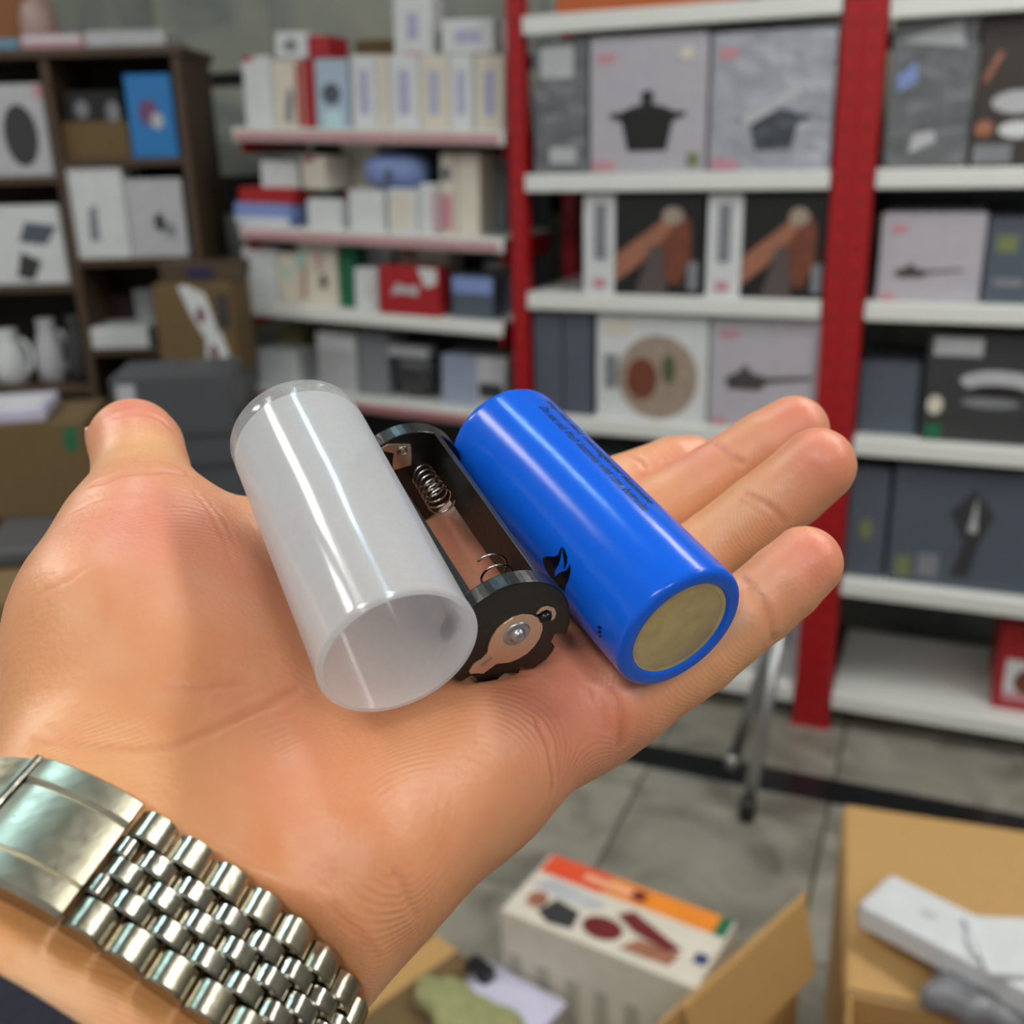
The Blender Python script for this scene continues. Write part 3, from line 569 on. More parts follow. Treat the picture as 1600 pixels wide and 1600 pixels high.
# right carton with flap and long white box
P1, P2 = up(1322, 1258, .40), up(1640, 1306, .40)
P3 = up(1325, 1545, .33)
ex = P2 - P1; ex[2] = 0; Wf = .62; ex /= np.linalg.norm(ex); ey = np.array([-ex[1], ex[0], 0])
rc_ = empty('open_carton', (P1[0], P1[1], 0), Matrix.Rotation(math.atan2(ex[1], ex[0]), 3, 'Z'))
dl = float((P1 - P3) @ ey); x3 = float((P3 - P1) @ ex)
def plate(nm, quad, m, parent, th=.005):
    bm = bmesh.new(); f = bm.faces.new([bm.verts.new(q) for q in quad]); f.normal_update(); n = f.normal.copy()
    r = bmesh.ops.extrude_face_region(bm, geom=[f]); bmesh.ops.translate(bm, vec=-n * th, verts=[v for v in r['geom'] if isinstance(v, bmesh.types.BMVert)])
    return child_local(nm, bm, m, parent)
plate('lid_flap', [(x3, -dl, .33), (x3 + Wf, -dl, .33), (Wf, 0, .40), (0, 0, .40)], m_kraft, rc_)
child_local('rear_wall', box_bm(x3, x3 + Wf, -dl - .006, -dl - .001, 0, .325, .001), m_kraft, rc_)
child_local('side_wall', box_bm(x3, x3 + .005, -dl - .36, -dl - .006, 0, .325, .001), m_kraft, rc_); child_local('side_wall', box_bm(x3 + Wf - .005, x3 + Wf, -dl - .36, -dl - .006, 0, .325, .001), m_kraft, rc_)
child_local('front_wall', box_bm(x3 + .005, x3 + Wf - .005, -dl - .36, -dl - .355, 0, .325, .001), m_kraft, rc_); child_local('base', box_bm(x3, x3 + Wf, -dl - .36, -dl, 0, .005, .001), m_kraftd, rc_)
for sx, nm in ((0.0, 'support_wall'), (Wf - .01, 'support_wall')):
    plate(nm, [(x3 + sx, -dl + .004, .0), (sx, -.004, .0), (sx, -.004, .39), (x3 + sx, -dl + .004, .32)], m_kraft, rc_)
tag(rc_, 'brown carton with wide open lid flap at the lower right', 'carton')
c, a, W, D = quad_frame([(1388, 1366), (1660, 1492), (1622, 1562), (1350, 1413)], .415)
wb = bm_obj('long_box', box_bm(-W / 2, W / 2, -D / 2, D / 2, -.02, .018, .003), m_white)
wb.matrix_world = Matrix.Translation((c[0], c[1], .398)) @ Matrix.Rotation(a, 4, 'Z'); bpy.context.view_layer.update(); tag(wb, 'long narrow white box lying across the open lid flap', 'box')
child_local('end_flap', box_bm(-W / 2 - .004, -W / 2, -D / 2 + .004, D / 2 - .004, -.016, .014, .001), m_silver, wb); child_local('round_mark', poly_bm(ell(-W * .18, 0, .012, .006), 0), m_silver, wb).matrix_local = Matrix.Translation((0, 0, .0186)) @ Matrix.Rotation(math.pi / 2, 4, 'X')
c2, a2, W2, D2 = quad_frame([(1515, 1432), (1700, 1440), (1700, 1530), (1530, 1520)], .425)
wb2 = bm_obj('white_card_box', box_bm(-W2 / 2, W2 / 2, -D2 / 2, D2 / 2, 0, .01, .002), m_white); wb2.matrix_world = Matrix.Translation((c2[0], c2[1], .4175)) @ Matrix.Rotation(a2, 4, 'Z'); bpy.context.view_layer.update(); tag(wb2, 'flat white card box lying over the long white box', 'box')
child_local('tab', box_bm(-W2 / 2 - .006, -W2 / 2, -.02, .02, .002, .008, .001), m_white, wb2)
gp = up(1550, 1555, .36)
cl = bmesh.new(); bmesh.ops.create_icosphere(cl, subdivisions=4, radius=1)
for v in cl.verts:
    n = 1 + .15 * math.sin(7 * v.co.x + 1) * math.sin(6 * v.co.y + 2); v.co = Vector((v.co.x * .09 * n, v.co.y * .055 * n, max(v.co.z, -.4) * .03 * n + .01))
pb_ = bm_obj('plastic_bag', cl, m_clear, None, True); pb_.matrix_world = Matrix.Translation((gp[0], gp[1], .352)); tag(pb_, 'grey see-through plastic bag under the long white box', 'bag')
# ------------------------------------------------------------------ leaning steel stand before the rack
def rod(bm, p, q, r, n=14):
    p, q = Vector(p), Vector(q); d = (q - p).normalized(); u_ = d.orthogonal().normalized(); v_ = d.cross(u_)
    A = [bm.verts.new(p + r * (math.cos(2 * math.pi * i / n) * u_ + math.sin(2 * math.pi * i / n) * v_)) for i in range(n)]
    C_ = [bm.verts.new(q + r * (math.cos(2 * math.pi * i / n) * u_ + math.sin(2 * math.pi * i / n) * v_)) for i in range(n)]
    for i in range(n): bm.faces.new((A[i], A[(i + 1) % n], C_[(i + 1) % n], C_[i]))
    bm.faces.new(A[::-1]); bm.faces.new(C_)
f1, f2 = up(1166, 1280, 0), up(1142, 1206, 0)
sdir = on_plane(1246, 955, f1 + np.array([0, .06, 0]), (0, 1, 0)) - f1
sdn = empty('steel_stand', tuple(f1))
def spart(nm, p, q, r, m=m_steel):
    bm = bmesh.new(); rod(bm, Vector(p) - Vector(f1), Vector(q) - Vector(f1), r); child_local(nm, bm, m, sdn, True)
sh = np.array([-.46, .05, 0])
for k in (0, 1):
    for f_ in (f1, f2):
        spart('leg', f_ + sh * k + np.array([0, 0, .012]), f1 * .5 + f2 * .5 + sdir + sh * k, .015)
        spart('foot_cap', f_ + sh * k + np.array([0, 0, .001]), f_ + sh * k + np.array([.003, 0, .05]), .018, m_rubber if f_ is f1 else m_steel)
spart('top_bar', f1 * .5 + f2 * .5 + sdir, f1 * .5 + f2 * .5 + sdir + sh, .011)
tag(sdn, 'leaning grey steel stand with tube legs on the stone floor', 'stand')
# ================================================================== the hand: a blended solid, one skin
def cyl_d(P, c, a, R, L):
    """distance to a solid cylinder, front cap centre c, axis a pointing to the front"""
    q = P - c; t = q @ a; r = np.sqrt(np.maximum((q * q).sum(-1) - t * t, 0)) - R
    e = np.abs(t + L / 2) - L / 2
    return np.minimum(np.maximum(r, e), 0) + np.sqrt(np.maximum(r, 0) ** 2 + np.maximum(e, 0) ** 2)
def unit(v): v = np.asarray(v, float); return v / np.linalg.norm(v)
BAT = (np.array([29.58, 20.61, 182.26]), unit([.4882, .565, -.6652]), 13.0, 65.0)
TUB = (np.array([-17.37, 21.89, 162.37]), unit([.4032, .6091, -.6829]), 13.0, 60.1)
HOL = (np.array([-0.6, 21.3, 181.3]), unit([.441, .590, -.676]), 12.0, 50.0)
PN = unit([.05, -.769, -.637]); PD = float(PN @ np.array([28.9, 30.6, 190.5]))
GA = unit([.247, -.488, .837])                   # forearm axis, towards the hand
_e = unit(np.cross(GA, PN)); _e = _e if _e[0] > 0 else -_e
_n = unit(np.cross(_e, GA)); _n = _n if _n @ PN > 0 else -_n
GE = _e * math.cos(.564) - _n * math.sin(.564)   # across the wrist, towards the little-finger side
GN = _n * math.cos(.564) + _e * math.sin(.564)   # out of the inner wrist
BAND_A, BAND_B, BAND_P = 36.0, 20.6, 0.8         # outer half axes of the bracelet loop (super-ellipse)
def plane_pt(u, v, off=0.0):
    r = np.array([(u - 800) / FPX, (v - 800) / FPX, 1.0]); return r * ((PD + off) / (PN @ r))
WR = np.array([-55.9, 66.5, 152.5])              # centre of the wrist under the bracelet

def chain(*nodes): return [(PZ(u, v, z), r) for u, v, z, r in nodes]
FINGERS = {
 'little': chain((905, 1100, 205, 10.5), (985, 1083, 200, 9.0), (1090, 1020, 202, 8.1), (1135, 985, 203, 7.7), (1185, 945, 204, 7.7), (1225, 910, 204, 7.6), (1258, 880, 204, 7.2)),
 'ring': chain((880, 1030, 216, 11.0), (950, 975, 219, 9.6), (1050, 905, 226, 8.7), (1120, 853, 227, 8.2), (1185, 802, 226, 8.1), (1235, 765, 225, 8.2), (1277, 728, 223, 8.1)),
 'middle': chain((810, 935, 226, 11.0), (880, 890, 232, 9.8), (985, 826, 242, 8.9), (1070, 775, 245, 8.4), (1140, 733, 246, 8.3), (1195, 698, 246, 8.4), (1240, 673, 246, 8.2)),
 'index': chain((735, 850, 236, 10.5), (800, 815, 240, 9.4), (890, 790, 250, 8.5), (960, 765, 255, 8.0), (1010, 747, 259, 7.8), (1050, 733, 262, 8.1), (1078, 729, 264, 7.9)),
 'thumb': chain((185, 935, 200, 15), (215, 845, 208, 13.0), (221, 770, 218, 10.4), (221, 737, 224, 10.1), (215, 702, 230, 9.9), (209, 692, 233, 9.8)),
}
PALM = [   # tapered capsules: pixel, depth (mm), radius (mm) at both ends
 ((548, 1338, 172, 15.2), (715, 1215, 188, 13.6)), ((715, 1215, 188, 13.6), (905, 1105, 206, 12.0)),
 ((480, 1270, 182, 14.0), (880, 1010, 214, 12.0)),
 ((430, 1190, 190, 14.0), (800, 930, 225, 12.0)),
 ((400, 1090, 200, 14.0), (725, 860, 234, 11.0)),
 ((165, 1120, 184, 14.5), (172, 985, 190, 14.8)), ((172, 985, 190, 14.8), (208, 865, 205, 12.5)),
 ((300, 1090, 185, 17.0), (290, 960, 202, 15.0)), ((290, 960, 202, 15.0), (255, 860, 210, 12.0)),
 ((250, 860, 212, 10.0), (430, 870, 222, 9.0)), ((430, 870, 222, 9.0), (640, 860, 232, 9.0)),
]
def wpt(g, e, n): return WR + GA * g + GE * e + GN * n
WRIST = []
for e, n, r in ((-18.5, 0, 12.4), (-6, 0, 12.6), (6, 0, 12.6), (18.5, 0, 12.4)):
    WRIST.append((wpt(-75, e * 1.15, n - 2), r + 3, wpt(-20, e, n), r))
    WRIST.append((wpt(-20, e, n), r, wpt(6, e, n), r))
WRIST += [(wpt(4, 18, 0), 12.4, PZ(548, 1338, 172), 15.2), (wpt(4, 0, 0), 12.6, PZ(440, 1230, 187), 15),
          (wpt(4, -18, 0), 12.4, PZ(165, 1120, 184), 14.5), (wpt(4, 0, 0), 12.6, PZ(300, 1100, 187), 16)]

def seg_d(P, a, ra, b, rb):
    ab = b - a; q = P - a
    t = np.clip((q @ ab) / (ab @ ab), 0, 1).astype(P.dtype)
    d = q - t[..., None] * ab.astype(P.dtype)
    return np.sqrt((d * d).sum(-1)) - (ra + (rb - ra) * t)
def smin(a, b, k):
    h = np.maximum(k - np.abs(a - b), 0) / k
    return np.minimum(a, b) - h * h * k * 0.25
def hand_groups():
    g = {k: [(c[i][0], c[i][1], c[i + 1][0], c[i + 1][1]) for i in range(len(c) - 1)] for k, c in FINGERS.items()}
    palm = [(PZ(*a[:3]), a[3], PZ(*b[:3]), b[3]) for a, b in PALM] + WRIST
    return g, palm
def hand_sdf_points(P):
    g, palm = hand_groups()
    D = None
    for s in palm:
        d = seg_d(P, *s); D = d if D is None else smin(D, d, 12.0)
    Df = None
    for k, ss in g.items():
        d1 = None
        for s in ss:
            d = seg_d(P, *s); d1 = d if d1 is None else smin(d1, d, 0.4)
        if k == 'thumb': D = smin(D, d1, 9.0)
        else: Df = d1 if Df is None else smin(Df, d1, 0.9)
    D = smin(D, Df, 9.0)
    for c, a, R, L in (BAT, TUB, HOL):
        D = -smin(-D, cyl_d(P, c, a, R + 0.15, L + 0.3), 1.5)
    q = P - WR.astype(P.dtype); g, e, n = q @ GA, np.abs(q @ GE), np.abs(q @ GN)     # the bracelet presses a shallow groove
    ai, bi = BAND_A - 3.1, BAND_B - 3.1
    f = (((e / ai) ** (2 / BAND_P) + (n / bi) ** (2 / BAND_P)) ** (BAND_P / 2) - 1) * np.sqrt(e * e + n * n + 1) / \
        np.maximum(((e / ai) ** (2 / BAND_P) + (n / bi) ** (2 / BAND_P)) ** (BAND_P / 2), .3)
    return -smin(-D, -np.minimum(f, 10.6 - np.abs(g)), 2.0)

def hand_mesh(h=0.75):
    lo = np.array([-104., -32., 88.]); hi = np.array([84., 112., 284.])
    # coarse pass to find blocks crossed by the surface
    B = 8; bs = B * h
    nb = np.ceil((hi - lo) / bs).astype(int)
    ctr = np.stack(np.meshgrid(*[np.arange(n) for n in nb], indexing='ij'), -1)
    Dc = hand_sdf_points((lo + (ctr + 0.5) * bs).reshape(-1, 3).astype(np.float32)).reshape(nb)
    act = np.argwhere(np.abs(Dc) < bs * 1.0 + 1.0)
    n = nb * B + 1
    vol = np.repeat(np.repeat(np.repeat(np.where(Dc > 0, 5.0, -5.0).astype(np.float32), B, 0), B, 1), B, 2)
    vol = np.pad(vol, ((0, 1), (0, 1), (0, 1)), mode='edge')
    off = np.stack(np.meshgrid(*[np.arange(B)] * 3, indexing='ij'), -1).reshape(-1, 3)
    for i in range(0, len(act), 600):
        idx = (act[i:i + 600, None, :] * B + off[None]).reshape(-1, 3)
        vol[idx[:, 0], idx[:, 1], idx[:, 2]] = hand_sdf_points((lo + idx * h).astype(np.float32))
    # surface nets
    S = vol < 0
    nx, ny, nz = (np.array(vol.shape) - 1)
    cs = np.zeros((nx, ny, nz), np.int8)
    for dx in (0, 1):
        for dy in (0, 1):
            for dz in (0, 1): cs += S[dx:dx + nx, dy:dy + ny, dz:dz + nz]
    cells = np.argwhere((cs > 0) & (cs < 8))
    vid = -np.ones((nx, ny, nz), np.int64); vid[tuple(cells.T)] = np.arange(len(cells))
    acc = np.zeros((len(cells), 3)); cnt = np.zeros(len(cells))
    cor = [(dx, dy, dz) for dx in (0, 1) for dy in (0, 1) for dz in (0, 1)]
    for i in range(8):
        for j in range(i + 1, 8):
            a, b = np.array(cor[i]), np.array(cor[j])
            if np.abs(a - b).sum() != 1: continue
            va = vol[tuple((cells + a).T)]; vb = vol[tuple((cells + b).T)]
            m = (va < 0) != (vb < 0); t = va[m] / (va[m] - vb[m])
            acc[m] += a + t[:, None] * (b - a); cnt[m] += 1
    V = lo + (cells + acc / cnt[:, None]) * h
    quads = []
    for ax in range(3):
        s0 = [slice(0, -1) if k == ax else slice(None) for k in range(3)]
        s1 = [slice(1, None) if k == ax else slice(None) for k in range(3)]
        e = np.argwhere(S[tuple(s0)] != S[tuple(s1)])
        u, v = [k for k in range(3) if k != ax]
        e = e[(e[:, u] > 0) & (e[:, v] > 0) & (e[:, u] < [nx, ny, nz][u]) & (e[:, v] < [nx, ny, nz][v])]
        flip = S[tuple(e.T)]
        q = []
        for du, dv in ((1, 1), (0, 1), (0, 0), (1, 0)):
            c = e.copy(); c[:, u] -= du; c[:, v] -= dv; q.append(vid[tuple(c.T)])
        q = np.stack(q, 1)
        if ax == 1: flip = ~flip
        q[~flip] = q[~flip][:, ::-1]
        quads.append(q)
    Q = np.concatenate(quads)
    Q = Q[(Q >= 0).all(1)]
    # pull the vertices onto the smooth surface, normals from the field
    for _ in range(2):
        d, g = sdf_grad(V)
        V = V - g * np.clip(d, -0.6, 0.6)[:, None]
    d, g = sdf_grad(V)
    return V, Q, g
def sdf_grad(V, e=0.3):
    D0 = np.empty(len(V)); G = np.empty((len(V), 3))
    for i in range(0, len(V), 60000):
        p = V[i:i + 60000]
        D0[i:i + 60000] = hand_sdf_points(p)
        for k in range(3):
            q = p.copy(); q[:, k] += e; r = p.copy(); r[:, k] -= e
            G[i:i + 60000, k] = hand_sdf_points(q) - hand_sdf_points(r)
    G /= np.maximum(np.linalg.norm(G, axis=1), 1e-9)[:, None]
    return D0, G
# ================================================================== the hand: mesh, creases, skin
HV, HQ, HNRM = hand_mesh()
def surf_pt(u, v):
    """front-most skin vertex near pixel u, v"""
    pu = 800 + FPX * HV[:, 0] / HV[:, 2]; pv = 800 + FPX * HV[:, 1] / HV[:, 2]
    d = np.hypot(pu - u, pv - v); near = np.where((d < 14) & ((HNRM * HV).sum(1) < 0))[0]
    if len(near) == 0: near = np.array([d.argmin()])
    zmin = HV[near, 2].min(); near = near[HV[near, 2] < zmin + 6]
    i = near[d[near].argmin()]
    return PZ(u, v, HV[i, 2])
CREASES = [   # pixel polyline, depth mm, half width mm
 ([(147, 756), (168, 750), (189, 742), (223, 738), (262, 737), (297, 742)], .45, .7), ([(181, 727), (210, 720), (236, 718), (273, 725), (294, 738)], .25, .5),
 ([(181, 652), (205, 646), (231, 647), (257, 658), (275, 680)], .22, .6), ([(110, 800), (150, 782), (200, 774), (250, 776)], .12, .5), ([(190, 800), (240, 786), (280, 790)], .12, .5),
 ([(305, 770), (330, 800), (350, 840), (362, 880)], .14, .5), ([(322, 775), (350, 810), (368, 850)], .12, .5),
 ([(60, 1150), (124, 1168), (217, 1176), (271, 1168), (333, 1142), (411, 1107), (465, 1078)], .22, .7), ([(262, 1074), (320, 1074), (387, 1068)], .2, .6),
 ([(160, 1000), (172, 960), (170, 925)], .10, .8), ([(60, 930), (110, 905), (160, 870)], .10, .5),
 ([(841, 1129), (858, 1169), (864, 1214), (861, 1242)], .28, .6), ([(954, 1082), (973, 1118), (970, 1163)], .45, .7), ([(925, 1075), (945, 1105), (950, 1140)], .2, .6),
 ([(1160, 903), (1185, 930), (1201, 960), (1209, 1000)], .4, .65), ([(1170, 925), (1190, 955), (1198, 990)], .2, .5),
 ([(1167, 772), (1194, 787), (1215, 802), (1229, 820)], .4, .65), ([(1158, 783), (1185, 797), (1207, 813)], .2, .5),
 ([(1118, 695), (1140, 709), (1158, 724)], .4, .65), ([(978, 709), (1000, 722), (1016, 738)], .35, .6),
 ([(1050, 905), (1075, 925), (1092, 950)], .3, .6),
 ([(619, 1366), (636, 1400), (650, 1433)], .2, .6), ([(520, 1420), (560, 1460), (590, 1500)], .2, .7),
]
red = np.zeros(len(HV))
for pl_, dep, wd in CREASES:
    pts = []
    for (a, b), (c_, d_) in zip(pl_, pl_[1:]):
        n = max(2, int(math.hypot(c_ - a, d_ - b) / 6))
        pts += [surf_pt(a + (c_ - a) * i / n, b + (d_ - b) * i / n) for i in range(n)]
    pts.append(surf_pt(*pl_[-1])); pts = np.array(pts)
    lo_, hi_ = pts.min(0) - 4, pts.max(0) + 4
    idx = np.where(((HV > lo_) & (HV < hi_)).all(1))[0]
    if len(idx) == 0: continue
    best = np.full(len(idx), 1e9)
    for p, q in zip(pts, pts[1:]):
        ab = q - p; t = np.clip(((HV[idx] - p) @ ab) / max(ab @ ab, 1e-9), 0, 1); best = np.minimum(best, np.linalg.norm(HV[idx] - p - t[:, None] * ab, axis=1))
    HV[idx] -= HNRM[idx] * (dep * np.exp(-(best / wd) ** 2) - .35 * dep * np.exp(-((best - 2 * wd) / wd) ** 2))[:, None]
    red[idx] = np.maximum(red[idx], np.exp(-(best / (wd * 1.3)) ** 2) * min(1, dep * 2))
# skin colour of its own: blood-pink pads, yellower stretches
tint = np.zeros((len(HV), 3)); wsum = np.zeros(len(HV))
base = np.array([223, 165, 124.]); 
BLOBS = [((215, 640), 9, (229, 142, 122), .9), ((222, 690), 8, (229, 182, 130), .8), ((250, 830), 17, (225, 142, 122), .85), ((330, 900), 16, (215, 142, 112), .6), ((120, 1000), 18, (215, 158, 110), .6),
 ((250, 1060), 16, (209, 142, 96), .6), ((400, 1200), 16, (231, 154, 126), .7), ((250, 1220), 14, (219, 162, 110), .7), ((560, 1300), 24, (225, 150, 112), .5), ((430, 1330), 15, (225, 142, 114), .7), ((640, 1180), 15, (225, 160, 112), .5),
 ((900, 1100), 16, (225, 138, 116), .8), ((760, 1300), 16, (221, 156, 114), .5), ((1270, 860), 9, (229, 142, 118), .9), ((1200, 920), 7, (225, 154, 118), .5), ((1110, 1030), 12, (219, 164, 116), .7),
 ((1290, 700), 9, (229, 142, 118), .9), ((1130, 840), 14, (227, 170, 124), .8), ((1250, 650), 8, (229, 146, 122), .9), ((1060, 770), 14, (227, 170, 124), .8), ((1080, 700), 10, (225, 146, 124), .9),
 ((100, 1500), 30, (211, 156, 98), .9), ((250, 1560), 25, (211, 154, 98), .9), ((750, 850), 18, (223, 150, 128), .7)]
col = np.tile(base, (len(HV), 1))
for (u, v), r, c_, wt in BLOBS:
    p = surf_pt(u, v); k_ = wt * np.exp(-((HV - p) ** 2).sum(1) / (r * r)); col = col * (1 - k_[:, None]) + np.array(c_) * k_[:, None]
col = col * (1 - .24 * red[:, None]) + np.array([188, 100, 74.]) * .24 * red[:, None]
hand = mesh_obj('person', c2w(HV), HQ, None, None, True)
lc = col / 255; lc = np.where(lc <= .04045, lc / 12.92, ((lc + .055) / 1.055) ** 2.4)
at = hand.data.color_attributes.new('skin_tone', 'FLOAT_COLOR', 'POINT')
at.data.foreach_set('color', np.concatenate([lc, np.ones((len(lc), 1))], 1).astype(np.float32).ravel())
def skin_material():
    m = bpy.data.materials.new('skin'); m.use_nodes = True; nt = m.node_tree; b = nt.nodes['Principled BSDF']; L = nt.links.new
    at_ = nd(nt, 'ShaderNodeVertexColor'); at_.layer_name = 'skin_tone'
    tc = nd(nt, 'ShaderNodeTexCoord')
    n1 = nd(nt, 'ShaderNodeTexNoise', Scale=110.0, Detail=5.0, Roughness=.6); L(tc.outputs['Object'], n1.inputs['Vector'])
    r1 = nd(nt, 'ShaderNodeMapRange'); r1.inputs['From Min'].default_value = .35; r1.inputs['From Max'].default_value = .7; L(n1.outputs['Fac'], r1.inputs['Value'])
    mx = nd(nt, 'ShaderNodeMixRGB', blend_type='MULTIPLY'); mx.inputs['Fac'].default_value = .65; L(at_.outputs['Color'], mx.inputs[1])
    cr = nd(nt, 'ShaderNodeValToRGB'); L(r1.outputs[0], cr.inputs[0]); cr.color_ramp.elements[0].color = (.95, .78, .70, 1); cr.color_ramp.elements[1].color = (1.0, 1.0, 1.0, 1)
    L(cr.outputs[0], mx.inputs[2]); L(mx.outputs[0], b.inputs['Base Color'])
    b.inputs['Subsurface Weight'].default_value = .25; b.inputs['Subsurface Radius'].default_value = (1.0, .35, .18); b.inputs['Subsurface Scale'].default_value = .0025
    n3 = nd(nt, 'ShaderNodeTexNoise', Scale=420.0, Detail=3.0); L(tc.outputs['Object'], n3.inputs['Vector'])
    r3 = nd(nt, 'ShaderNodeMapRange'); r3.inputs['To Min'].default_value = .30; r3.inputs['To Max'].default_value = .52; L(n3.outputs['Fac'], r3.inputs['Value']); L(r3.outputs[0], b.inputs['Roughness'])
    b.inputs['Specular IOR Level'].default_value = .55
    # papillary ridges and fine cross lines
    mp = nd(nt, 'ShaderNodeMapping'); mp.inputs['Rotation'].default_value = (.5, .3, 1.0); L(tc.outputs['Object'], mp.inputs['Vector'])
    wv = nd(nt, 'ShaderNodeTexWave', Scale=560.0, Distortion=90.0, Detail=1.0); wv.inputs['Detail Scale'].default_value = .035; L(mp.outputs[0], wv.inputs['Vector'])
    vo = nd(nt, 'ShaderNodeTexVoronoi', Scale=900.0); L(tc.outputs['Object'], vo.inputs['Vector'])
    n4 = nd(nt, 'ShaderNodeTexNoise', Scale=38.0, Detail=2.0); L(tc.outputs['Object'], n4.inputs['Vector']); r4 = nd(nt, 'ShaderNodeMapRange'); r4.inputs['From Min'].default_value = .45; r4.inputs['From Max'].default_value = .7; L(n4.outputs['Fac'], r4.inputs['Value'])
    mh = nd(nt, 'ShaderNodeMath', operation='MULTIPLY'); L(wv.outputs['Fac'], mh.inputs[0]); L(r4.outputs[0], mh.inputs[1])
    b1 = nd(nt, 'ShaderNodeBump', Strength=.34, Distance=.0002); L(mh.outputs[0], b1.inputs['Height'])
    b2 = nd(nt, 'ShaderNodeBump', Strength=.25, Distance=.0002); L(vo.outputs['Distance'], b2.inputs['Height']); L(b1.outputs[0], b2.inputs['Normal'])
    b3 = nd(nt, 'ShaderNodeBump', Strength=.35, Distance=.0006); L(n1.outputs['Fac'], b3.inputs['Height']); L(b2.outputs[0], b3.inputs['Normal'])
    L(b3.outputs[0], b.inputs['Normal'])
    return m
hand.data.materials.append(skin_material())
tag(hand, 'bare left hand held palm up with thumb raised and fingers stretched out', 'hand')
# thumb nail on the far side of the thumb tip
def nail(u, v, z, nrm, along, w_, l_):
    c = PZ(u, v, z); n = unit(nrm); a = unit(along - n * (along @ n)); s_ = np.cross(n, a); V = []; Fc = []
    for i in range(9):
        for j in range(7):
            p, q = (i / 8 - .5) * l_, (j / 6 - .5) * w_
            ww = 1 - .25 * max(0, i / 8 - .6) ** 1
            V.append(c + a * p + s_ * q * ww - n * (q * q * .06 + p * p * .02))
    for i in range(8):
        for j in range(6): Fc.append((i * 7 + j, (i + 1) * 7 + j, (i + 1) * 7 + j + 1, i * 7 + j + 1))
    o = mesh_obj('thumbnail', c2w(np.array(V)), Fc, mat('nail', (222, 170, 148), .3, noise=.05, coat=.3), hand, True)
    md = o.modifiers.new('thick', 'SOLIDIFY'); md.thickness = .0006
    o['label'] = 'pale pink thumbnail edge'
_tc = PZ(209, 690, 233) + 9.7 * unit([-.86, -.08, .50])
nail(800 + FPX * _tc[0] / _tc[2], 800 + FPX * _tc[1] / _tc[2], _tc[2], np.array([-.86, -.08, .50]), np.array([.35, -.40, .85]), 9.5, 11)

# ------------------------------------------------------------------ jacket sleeve round the forearm
def sup(th, A, Bx, p=BAND_P):
    c_, s_ = math.cos(th), math.sin(th)
    return A * math.copysign(abs(c_) ** p, c_), Bx * math.copysign(abs(s_) ** p, s_)
def sleeve():
    rings = [(-74, 41, 25), (-60, 41, 25), (-42, 40.5, 24.6), (-28, 40, 24), (-22.5, 40, 24), (-20.2, 39.6, 23.6), (-19.5, 38.6, 22.6), (-20, 37.2, 21.4), (-24, 36.8, 21), (-50, 38, 22), (-74, 38.5, 22.5)]
    n = 96; V = []; Fc = []
    for k_, (g, A, Bx) in enumerate(rings):
        for i in range(n):
            th = 2 * math.pi * i / n; e, nn = sup(th, A, Bx, .85)
            wr_ = 1 + .012 * math.sin(5 * th + g * .12) + .008 * math.sin(11 * th + g * .3)
            V.append(WR + GA * (g + .8 * math.sin(2 * th + .6)) + GE * e * wr_ + GN * (nn * wr_))
    for k_ in range(len(rings) - 1):
        for i in range(n): Fc.append((k_ * n + i, k_ * n + (i + 1) % n, (k_ + 1) * n + (i + 1) % n, (k_ + 1) * n + i))
    o = mesh_obj('jacket_sleeve', c2w(np.array(V)), Fc, mat('navy_cloth', (24, 27, 42), .85, noise=.25, scale=900, bump=.6), hand, True)
    o['label'] = 'navy blue jacket sleeve cuff'
    st_ = []
    for i in range(90):
        th = 2 * math.pi * i / 90; e, nn = sup(th, 40.3, 24.3, .85); c0 = WR + GA * (-25.5 + .8 * math.sin(2 * th + .6)); p = c0 + GE * e + GN * nn
        e2_, n2_ = sup(th + .035, 40.3, 24.3, .85); q = c0 + GE * e2_ + GN * n2_
        st_.append((p, q))
    bm = bmesh.new()
    for p, q in st_:
        rod(bm, c2w(p), c2w(q), .00028, 6)
    s2 = bm_obj('hem_stitch', bm, mat('navy_thread', (40, 44, 62), .7), o); s2['kind'] = 'stuff'
sleeve()
# ================================================================== things on the palm
class Cyl:
    """local axes of a lying cylinder: z = axis to the front cap, x = across, y = up out of the palm; lengths in mm"""
    def __init__(s, spec):
        s.c, s.a, s.R, s.L = spec
        s.y = unit(PN - s.a * (PN @ s.a)); s.x = np.cross(s.y, s.a)
    def w(s, P): P = np.asarray(P, float); return c2w(s.c + P[..., 0:1] * s.x + P[..., 1:2] * s.y + P[..., 2:3] * s.a)
    def side(s, u, v, R=None):
        """pixel -> angle and axial position on the round side"""
        R = R or s.R; d = unit(np.array([(u - 800) / FPX, (v - 800) / FPX, 1.0])); dp = d - s.a * (d @ s.a); cp = -(s.c - s.a * (s.c @ s.a))
        A = dp @ dp; Bq = 2 * dp @ cp; Cq = cp @ cp - R * R; D = Bq * Bq - 4 * A * Cq
        t = (-Bq - math.sqrt(max(D, 0))) / (2 * A); q = d * t - s.c
        th = math.atan2(q @ s.y, q @ s.x); return (th if th > -math.pi / 2 else th + 2 * math.pi), q @ s.a
    def cap(s, u, v, z=0.0):
        """pixel -> x, y in the plane at axial position z"""
        d = np.array([(u - 800) / FPX, (v - 800) / FPX, 1.0]); t = (s.c @ s.a + z) / (d @ s.a); q = d * t - s.c; return q @ s.x, q @ s.y
    def root(s, name):
        foot = s.c - s.a * s.L / 2 - s.y * s.R
        return empty(name, tuple(c2w(foot)))
